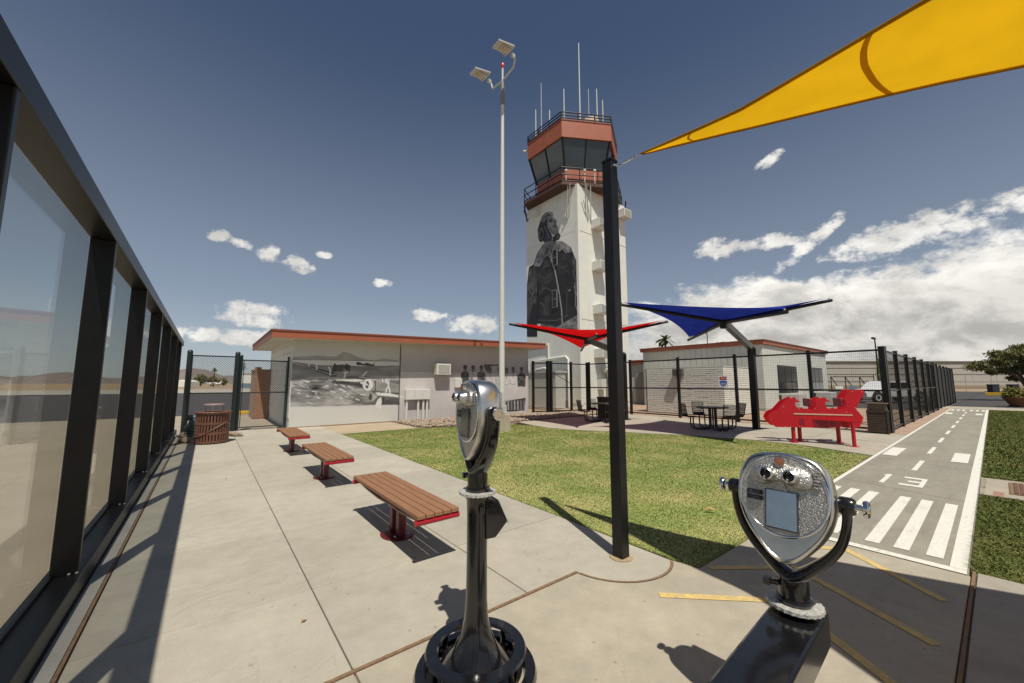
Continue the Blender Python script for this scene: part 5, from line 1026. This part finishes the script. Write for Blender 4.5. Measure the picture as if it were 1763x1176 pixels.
# drain grate in the right hand lawn
dg = thing('drain_grate', 'rusty brown drain grate set in concrete in the right lawn', 'drain grate', (9.75, -.25, .0))
b = MB(); b.bb(-.52, .52, -.42, .30, .001, .012); b.build('frame', M_joint, dg)
for i in range(12): b = MB(); b.bb(-.48, .48, -.39 + i * .055, -.39 + i * .055 + .036, .0125, .022); b.build('slat', mat('rusty_iron', (.13, .065, .04), .8, var=.3, vscale=30), dg)
b = MB()
for i in range(3): b.bb(8.98 + .30 * 0 + i * .12, 9.05 + i * .12, .10 - i * .0, .20, .002, .004)
tag(b.build('paint_marks', mat('faded_red_paint', (.38, .17, .12), .9)), 'faded red survey marks on the concrete beside the drain', 'paint marks')
b = MB(); b.tube([(4.98, 2.43, .02), (5.02, 2.40, .05), (5.07, 2.37, .03), (5.10, 2.33, .015)], [.004, .016, .016, .003], 6); o = b.build('dry_leaf', mat('dry_leaf_tan', (.45, .33, .13), .8)); tag(o, 'curled tan dry leaf on the lawn near the path', 'leaf')

for k, (x, y, a, lb) in enumerate(((.62, 3.05, .4, 'tiny curled brown leaf on the plaza left of the near bench'), (2.32, 4.6, 1.2, 'tiny dry leaf on the slab between bench and lawn'), (.35, 8.2, 2.2, 'tiny dry leaf on the plaza beside the glass wall shadow'), (5.15, 1.62, 2.9, 'tiny leaf at the left end of the runway start line'), (8.1, .02, .7, 'brown leaf lying in the grass right of the path'))):
    b = MB(); b.add([(-.022, 0, .003), (-.006, .012, .012), (.024, 0, .004), (-.006, -.012, .010), (0, 0, .002)], [(0, 4, 1), (1, 4, 2), (2, 4, 3), (3, 4, 0)]); o = b.build('dry_leaf', mat('dry_leaf_brown', (.28, .15, .06), .8), fix=False); o.location = (x, y, .002 if k < 4 else .02); o.rotation_euler = (0, 0, a); tag(o, lb, 'leaf')
# ------------------------------------------------------------------ far things on the right
FW, RT = Vector((.6199, .7847, 0)), Vector((.7847, -.6199, 0))
def far(px, depth, z=0): p = FW * depth + RT * ((px - 881.5) / 660 * depth); return Vector((p.x, p.y, z))
AL = math.atan2(-.6199, .7847)       # local x along the picture's right
tk = thing('pickup_truck', 'white four door pickup truck parked behind the black fence', 'truck', far(1523, 33), AL + R(4)); M_tw = mat('white_car_paint', (.72, .72, .70), .25, coat=.5)
tp = [(-2.9, .45), (-2.92, .85), (-2.75, 1.02), (-1.55, 1.14), (-.95, 1.68), (-.6, 1.78), (.75, 1.80), (1.05, 1.72), (1.1, 1.18), (2.95, 1.15), (2.95, .5)]
b = MB(); b.prism(tp, lambda a, c, t: (a, t, c), -.92, .92); b.build('body', M_tw, tk, bevel=.05)
for xa, xb in ((-1.2, -.15), (-.05, .85)):
    b = MB(); b.prism([(xa if xa > -1 else -1.32, 1.2), (xb, 1.2), (xb, 1.66), (xa if xa > -1 else -.85, 1.66)], lambda a, c, t: (a, t, c), -.935, -.921); b.build('window', M_dark, tk)
for x in (-1.95, 1.85):
    for y in (-.86, .86):
        b = MB(); q = Matrix.Rotation(R(90), 3, 'X'); b.lathe([(.26, -.13), (.40, -.12), (.42, 0), (.40, .12), (.26, .13)], 24, (x, y, .42), mtx=q); w = b.build('wheel', mat('tyre', (.012, .012, .012), .8), tk, smooth=40); b = MB(); b.lathe([(0, .1), (.2, .11), (.25, .135), (.0, .12)], 16, (x, y, .42), mtx=q); b.build('rim', M_galv, w, smooth=40)
    b = MB(); b.lathe([(.5, -.01), (.5, .01)], 24, (x, -.921, .47), mtx=Matrix.Rotation(R(90), 3, 'X')); b.build('wheel_arch', mat('arch_dark', (.02, .02, .02), .8), tk)
b = MB(); b.bb(-2.93, -2.7, -.8, -.4, .8, .95); b.build('headlight', M_galv, tk); b = MB(); b.bb(-1.15, -1.0, -1.1, -.93, 1.15, 1.3); b.build('mirror', M_tw, tk)
hg = thing('hangar', 'long pale beige metal hangar far behind the parking lot', 'building', far(1640, 128), AL)
b = MB(); b.bb(-52, 60, 0, 30, 0, 8.6); hw = b.build('wall', mat('hangar_beige', (.36, .345, .30), .8, var=.05, vscale=.3), hg)
b = MB(); b.bb(-52.4, 60.4, -.4, 30.4, 8.6, 8.95); b.build('roof_edge', mat('hangar_dark_edge', (.10, .095, .085), .7), hg)
b = MB()
for i in range(14): b.bb(-50 + i * 8, -49.9 + i * 8, -.05, -.01, 0, 8.5)
b.build('pilaster', MATS['hangar_beige'], hw); b = MB()
for z in (2.2, 4.6, 6.6): b.bb(-52, 60, -.12, -.01, z, z + .12)
b.build('girt', mat('hangar_line', (.22, .21, .19), .8), hw); b = MB(); b.bb(-52, 60, -.15, -.02, 0, .9); b.build('plinth', mat('hangar_plinth', (.26, .2, .14), .9), hw)
sgt = thing('sliding_gate', 'dark sliding gate frame left of the white pickup', 'gate', far(1428, 35), AL)
for p, q in (((0, .15), (3.9, .15)), ((0, 2.2), (3.9, 2.2)), ((0, .15), (0, 2.2)), ((1.3, .15), (1.3, 2.2)), ((2.6, .15), (2.6, 2.2)), ((3.9, .15), (3.9, 2.4)), ((0, 2.2), (1.3, .15)), ((1.3, 2.2), (2.6, .15)), ((2.6, 2.2), (3.9, .15))):
    b = MB(); b.cyl((p[0], 0, p[1]), (q[0], 0, q[1]), .035, n=6); b.build('bar', M_black, sgt)
b = MB(); b.bb(1.5, 2.3, -.05, -.04, .9, 1.35); b.build('sign_plate', mat('grey_blue_plate', (.16, .22, .28), .5), sgt); b = MB(); b.bb(.3, 1.0, -.05, -.04, .95, 1.35); b.build('sign_plate', mat('sign_white', (0, 0, 0)), sgt)
sc_ = thing('saguaro_cactus', 'green saguaro cactus beside the fence corner post', 'cactus', far(1513, 42)); M_cac = mat('cactus_green', (.09, .11, .04), .8, var=.2, vscale=6, stretch=(4, 4, .3))
def cact(pts, r, name):
    b = MB(); pts = catmull(pts, 14); b.tube([tuple(p) for p in pts], [r * (.9 + .1 * math.sin(i)) if i < 13 else r * .35 for i in range(14)], 12); b.build(name, M_cac, sc_, smooth=30)
cact([(0, 0, 0), (0, 0, 2), (.05, 0, 4.3)], .28, 'trunk'); cact([(0, 0, 1.8), (.45, .0, 1.9), (.65, 0, 2.5), (.7, 0, 4.0)], .2, 'branch'); cact([(0, 0, 1.5), (-.45, 0, 1.55), (-.6, 0, 2.1), (-.62, 0, 2.6)], .17, 'branch')
sl = thing('street_lamp', 'dark street lamp above the parking lot behind the fence', 'street lamp', far(1511, 50)); b = MB(); b.tube([(0, 0, 0), (-.4, 0, 7.4)], [.11, .07], 8); b.build('pole', M_black, sl, smooth=40); b = MB(); b.bb(-1.7, -.35, -.15, .15, 7.3, 7.5); b.build('lamp_head', M_black, sl)

def leaf_crown(name, parent, blobs, n, size, m, seed=1):
    r_ = np.random.default_rng(seed); V = []
    for (c, rad), frac in blobs:
        k = int(n * frac); d = r_.normal(size=(k, 3)); d /= np.linalg.norm(d, axis=1)[:, None]; rr = r_.uniform(.35, 1, k) ** .5 * (1 + .22 * np.sin(d[:, 0] * 7 + d[:, 2] * 5 + seed)); P_ = np.array(c) + d * rr[:, None] * np.array(rad)
        a = r_.normal(size=(k, 3)); a /= np.linalg.norm(a, axis=1)[:, None]; q = np.cross(a, r_.normal(size=(k, 3))); q /= np.linalg.norm(q, axis=1)[:, None]; s = size * r_.uniform(.5, 1.3, k)[:, None]
        V.append(np.stack([P_ - a * s, P_ + q * s * .5, P_ + a * s, P_ - q * s * .5], 1))
    V = np.concatenate(V).reshape(-1, 3); me = bpy.data.meshes.new(name); me.from_pydata(V.tolist(), [], np.arange(len(V)).reshape(-1, 4).tolist()); me.materials.append(m); return link(name, me, parent)
tr = thing('shade_tree', 'dense olive green tree with leaning trunk at the right edge', 'tree', far(1760, 36) + Vector((0, 0, 0)), AL)
b = MB(); b.tube([(.55, 0, 0), (.35, 0, 1.0), (-.1, .1, 1.9), (-.4, .1, 2.8)], [.24, .2, .17, .1], 10); b.build('trunk', M_trunk, tr, smooth=60)
for e in ((-1.8, .4, 3.1), (.9, -.5, 3.6), (-.4, 1.2, 3.8), (1.8, .6, 3.2), (-1.0, -1.0, 3.5)): b = MB(); b.tube([(.1, 0, 1.6), (e[0] * .5, e[1] * .5, 2.5), e], [.12, .09, .03], 7); b.build('limb', M_trunk, tr, smooth=60)
rt = random.Random(11); bl = []
for i in range(34):
    a = rt.uniform(0, 6.283); u = rt.uniform(-.55, 1); q = math.sqrt(max(0, 1 - u * u)) * rt.uniform(.55, 1.05); r_ = rt.uniform(.45, .95)
    bl.append(((((q * math.cos(a) * 3.0) - .1, q * math.sin(a) * 2.6, 3.15 + u * 1.75 - .12 * abs(q * math.cos(a) * 3)), (r_ * 1.15, r_, r_ * .62)), 1 / 34))
leaf_crown('crown', tr, bl, 13000, .12, M_leaf, 5)
for k, (px, lb) in enumerate(((1742, 'terracotta bowl planter with yellow green shrub beside the road, nearer the path'), (1773, 'terracotta bowl planter cut off by the right edge of the picture'))):
    pt = thing('planter', lb, 'planter', far(px, 27), AL); b = MB(); b.lathe([(.34, .06), (.36, .1), (.52, .35), (.6, .55), (.63, .62), (.6, .64), (.55, .6), (0, .56)], 24); b.build('bowl', mat('terracotta_bowl', (.24, .10, .05), .8, var=.2, vscale=4), pt, smooth=40); b = MB(); b.bb(-.32, .32, -.32, .32, -.01, .058); b.build('foot', M_black, pt)
    leaf_crown('shrub', pt, [(((0, 0, .85), (.66, .66, .38)), .7), (((-.3, 0, 1.0), (.35, .4, .3)), .3)], 1500, .075, mat('yellow_green_leaf', (.13, .13, .02), .7, col2=(.26, .23, .05), vscale=5), 9 + k)
for px, lb in ((1704, 'dark utility box left of the tree by the hangar'), (1738, 'dark utility box behind the planter by the hangar')):
    b = MB(); b.bb(-.55, .55, -.4, .4, 0, 1.35); b.bb(-.62, .62, -.45, .45, 1.352, 1.45); o = b.build('utility_box', mat('dark_box', (.02, .022, .024), .6), bevel=.04); o.location = far(px, 62); o.rotation_euler = (0, 0, AL); tag(o, lb, 'utility box')
ff = thing('far_fence', 'thin far chain link fence in front of the long hangar', 'fence', far(1650, 75), AL)
for i in range(9): b = MB(); b.cyl((i * 5 - 4, 0, 0), (i * 5 - 4, 0, 3.2), .06, n=6); b.build('post', M_galv, ff)
for z in (.3, 1.9, 3.15): b = MB(); b.cyl((-4, 0, z), (36, 0, z), .04, n=5); b.build('rail', M_galv, ff)
def palm(px, depth, h, seed, lb, fr=1.5):
    t = thing('palm_tree', lb, 'palm tree', far(px, depth), seed); b = MB(); b.tube([(0, 0, 0), (.05, 0, h * .5), (0, 0, h)], [.24, .19, .16], 8); b.build('trunk', M_trunk, t, smooth=40); r_ = random.Random(seed); b = MB()
    for i in range(34):
        a = r_.uniform(0, 6.28); el = r_.uniform(-.6, 1.3); L_ = fr * r_.uniform(.8, 1.1); pts = [Vector((0, 0, h))]
        for s in range(1, 5): u = s / 4; pts.append(Vector((math.cos(a) * math.cos(el) * L_ * u, math.sin(a) * math.cos(el) * L_ * u, h + math.sin(el) * L_ * u - .45 * L_ * u * u)))
        sd = Vector((-math.sin(a), math.cos(a), 0)); vs = []
        for s, p in enumerate(pts): w = (.03, .1, .22, .26, .05)[s]; vs += [p - sd * w, p + Vector((0, 0, .06)), p + sd * w]
        b.add(vs, [(3*s+k, 3*s+k+1, 3*s+k+4, 3*s+k+3) for s in range(4) for k in range(2)])
    b.build('crown', mat('palm_green', (.055, .07, .02), .7, col2=(.12, .12, .03), vscale=3), t, fix=False)
palm(1147, 60, 8.4, 3, 'small fan palm rising above the office roof near the tower'); palm(1244, 62, 7.6, 4, 'fan palm half hidden behind the office building roof')
b = MB(); b.cyl((0, 0, 0), (0, 0, 9.2), .06, n=6); b.bb(-.7, 0, -.12, .12, 9.15, 9.3); o = b.build('street_lamp', M_black); o.location = far(1220, 58); o.rotation_euler = (0, 0, AL); tag(o, 'thin dark pole rising behind the office building under the blue umbrella', 'street lamp')

# ------------------------------------------------------------------ far things on the left
def ridge(name, p0, p1, h, seed, m, depth=500):
    r_ = np.random.default_rng(seed); n = 70; m_ = 7; p0, p1 = Vector(p0), Vector(p1); d = p1 - p0; nn = Vector((-d.y, d.x, 0)).normalized(); ph = r_.uniform(0, 6.28, 9); vs = []
    for i in range(n + 1):
        t = i / n; hh = .38 + sum(math.sin(t * f + ph[k]) * a for k, (f, a) in enumerate(((5, .16), (11, .13), (23, .09), (41, .06), (67, .04)))); hh += .62 * math.exp(-((t - .47) / .05) ** 2) + .4 * math.exp(-((t - .78) / .06) ** 2)
        for j in range(m_):
            u = j / (m_ - 1); v = p0 + d * t + nn * (u - .5) * depth; vs.append((v.x, v.y, max(0, h * hh * math.sin(math.pi * u) ** .8 + (r_.uniform(-.06, .06) * h if 0 < j < m_ - 1 else -h * .02)) - 2))
    b = MB(); b.add(vs, [(i*m_+j, i*m_+j+1, (i+1)*m_+j+1, (i+1)*m_+j) for i in range(n) for j in range(m_-1)]); o = b.build(name, m, smooth=25); tag(o, kind='structure'); return o
M_mtn = mat('desert_mountain', (.17, .14, .125), .95, var=.15, vscale=.01, bump=.3, bscale=.05)
ridge('mountain', far(60, 2400), far(660, 2300), 92, 3, M_mtn); ridge('mountain', far(-900, 2700), far(200, 2600), 70, 8, M_mtn)
for k, (px, dep, h, lb) in enumerate(((349, 200, 6.2, 'roundest dark green tree left of centre beyond the gate'), (369, 205, 5.2, 'slender dark green tree beyond the chain link fence'), (388, 230, 4.6, 'small tree between the slender tree and the gate post'), (378, 240, 4.4, 'small far tree beside a white hangar'), (332, 260, 4, 'small far tree at the left end of the row'))):
    t = thing('far_tree', lb, 'tree', far(px, dep)); b = MB(); b.tube([(0, 0, 0), (.1, 0, h * .5)], [.3, .15], 6); b.build('trunk', M_trunk, t); leaf_crown('crown', t, [(((0, 0, h * .6), (h * .42, h * .42, h * .42)), 1)], 420, .7, M_leaf, 20 + k)
palm(371, 190, 8.6, 8, 'tall thin palm beyond the chain link fence', 1.6); palm(415, 150, 8.4, 12, 'palm beside the gate post in front of the far white building', 2.4)
wb = thing('far_building', 'white far building seen through the chain link gate', 'building', far(431, 120), AL); b = MB(); b.bb(-2.6, 4, 0, 6, 0, 4.6); b.build('wall', M_white, wb); b = MB(); b.bb(-2.8, 4.2, -.2, 6.2, 4.6, 4.9); b.build('roof', M_galv, wb); b = MB()
b.bb(-2.4, 3.8, -.06, -.01, .2, 1.6); b.build('door', mat('grey_blue_plate', (0, 0, 0)), wb)
for px, w_, lb in ((372, 3.5, 'tiny white parked aircraft beyond the asphalt'), (312, 5, 'tiny white hangar at the left beyond the asphalt')):
    t = thing('parked_aircraft' if px == 372 else 'far_building', lb, 'aircraft' if px == 372 else 'building', far(px, 180), AL)
    if px == 372:
        b = MB(); b.tube([(-3.2, 0, 1.2), (-2.2, 0, 1.4), (0, 0, 1.5), (3, 0, 1.4)], [.3, .65, .7, .15], 8); b.build('fuselage', M_tw, t); b = MB(); b.prism([(2.2, 1.4), (3.2, 3.0), (3.5, 3.0), (3.2, 1.4)], lambda a, c, s: (a, s, c), -.08, .08); b.build('tail_fin', M_tw, t); b = MB(); b.bb(-.9, .6, -5, 5, 1.9, 2.05); b.build('wing', M_tw, t); b = MB(); b.cyl((-1, -1, 0), (-1, -.6, 1.2), .1, n=6); b.cyl((-1, 1, 0), (-1, .6, 1.2), .1, n=6); b.build('landing_gear', M_black, t)
    else: b = MB(); b.prism([(-3, 0), (3, 0), (3, 2.4), (0, 3.2), (-3, 2.4)], lambda a, c, s: (a, s, c), 0, 8); b.build('wall', M_white, t)
bpy.context.view_layer.update()
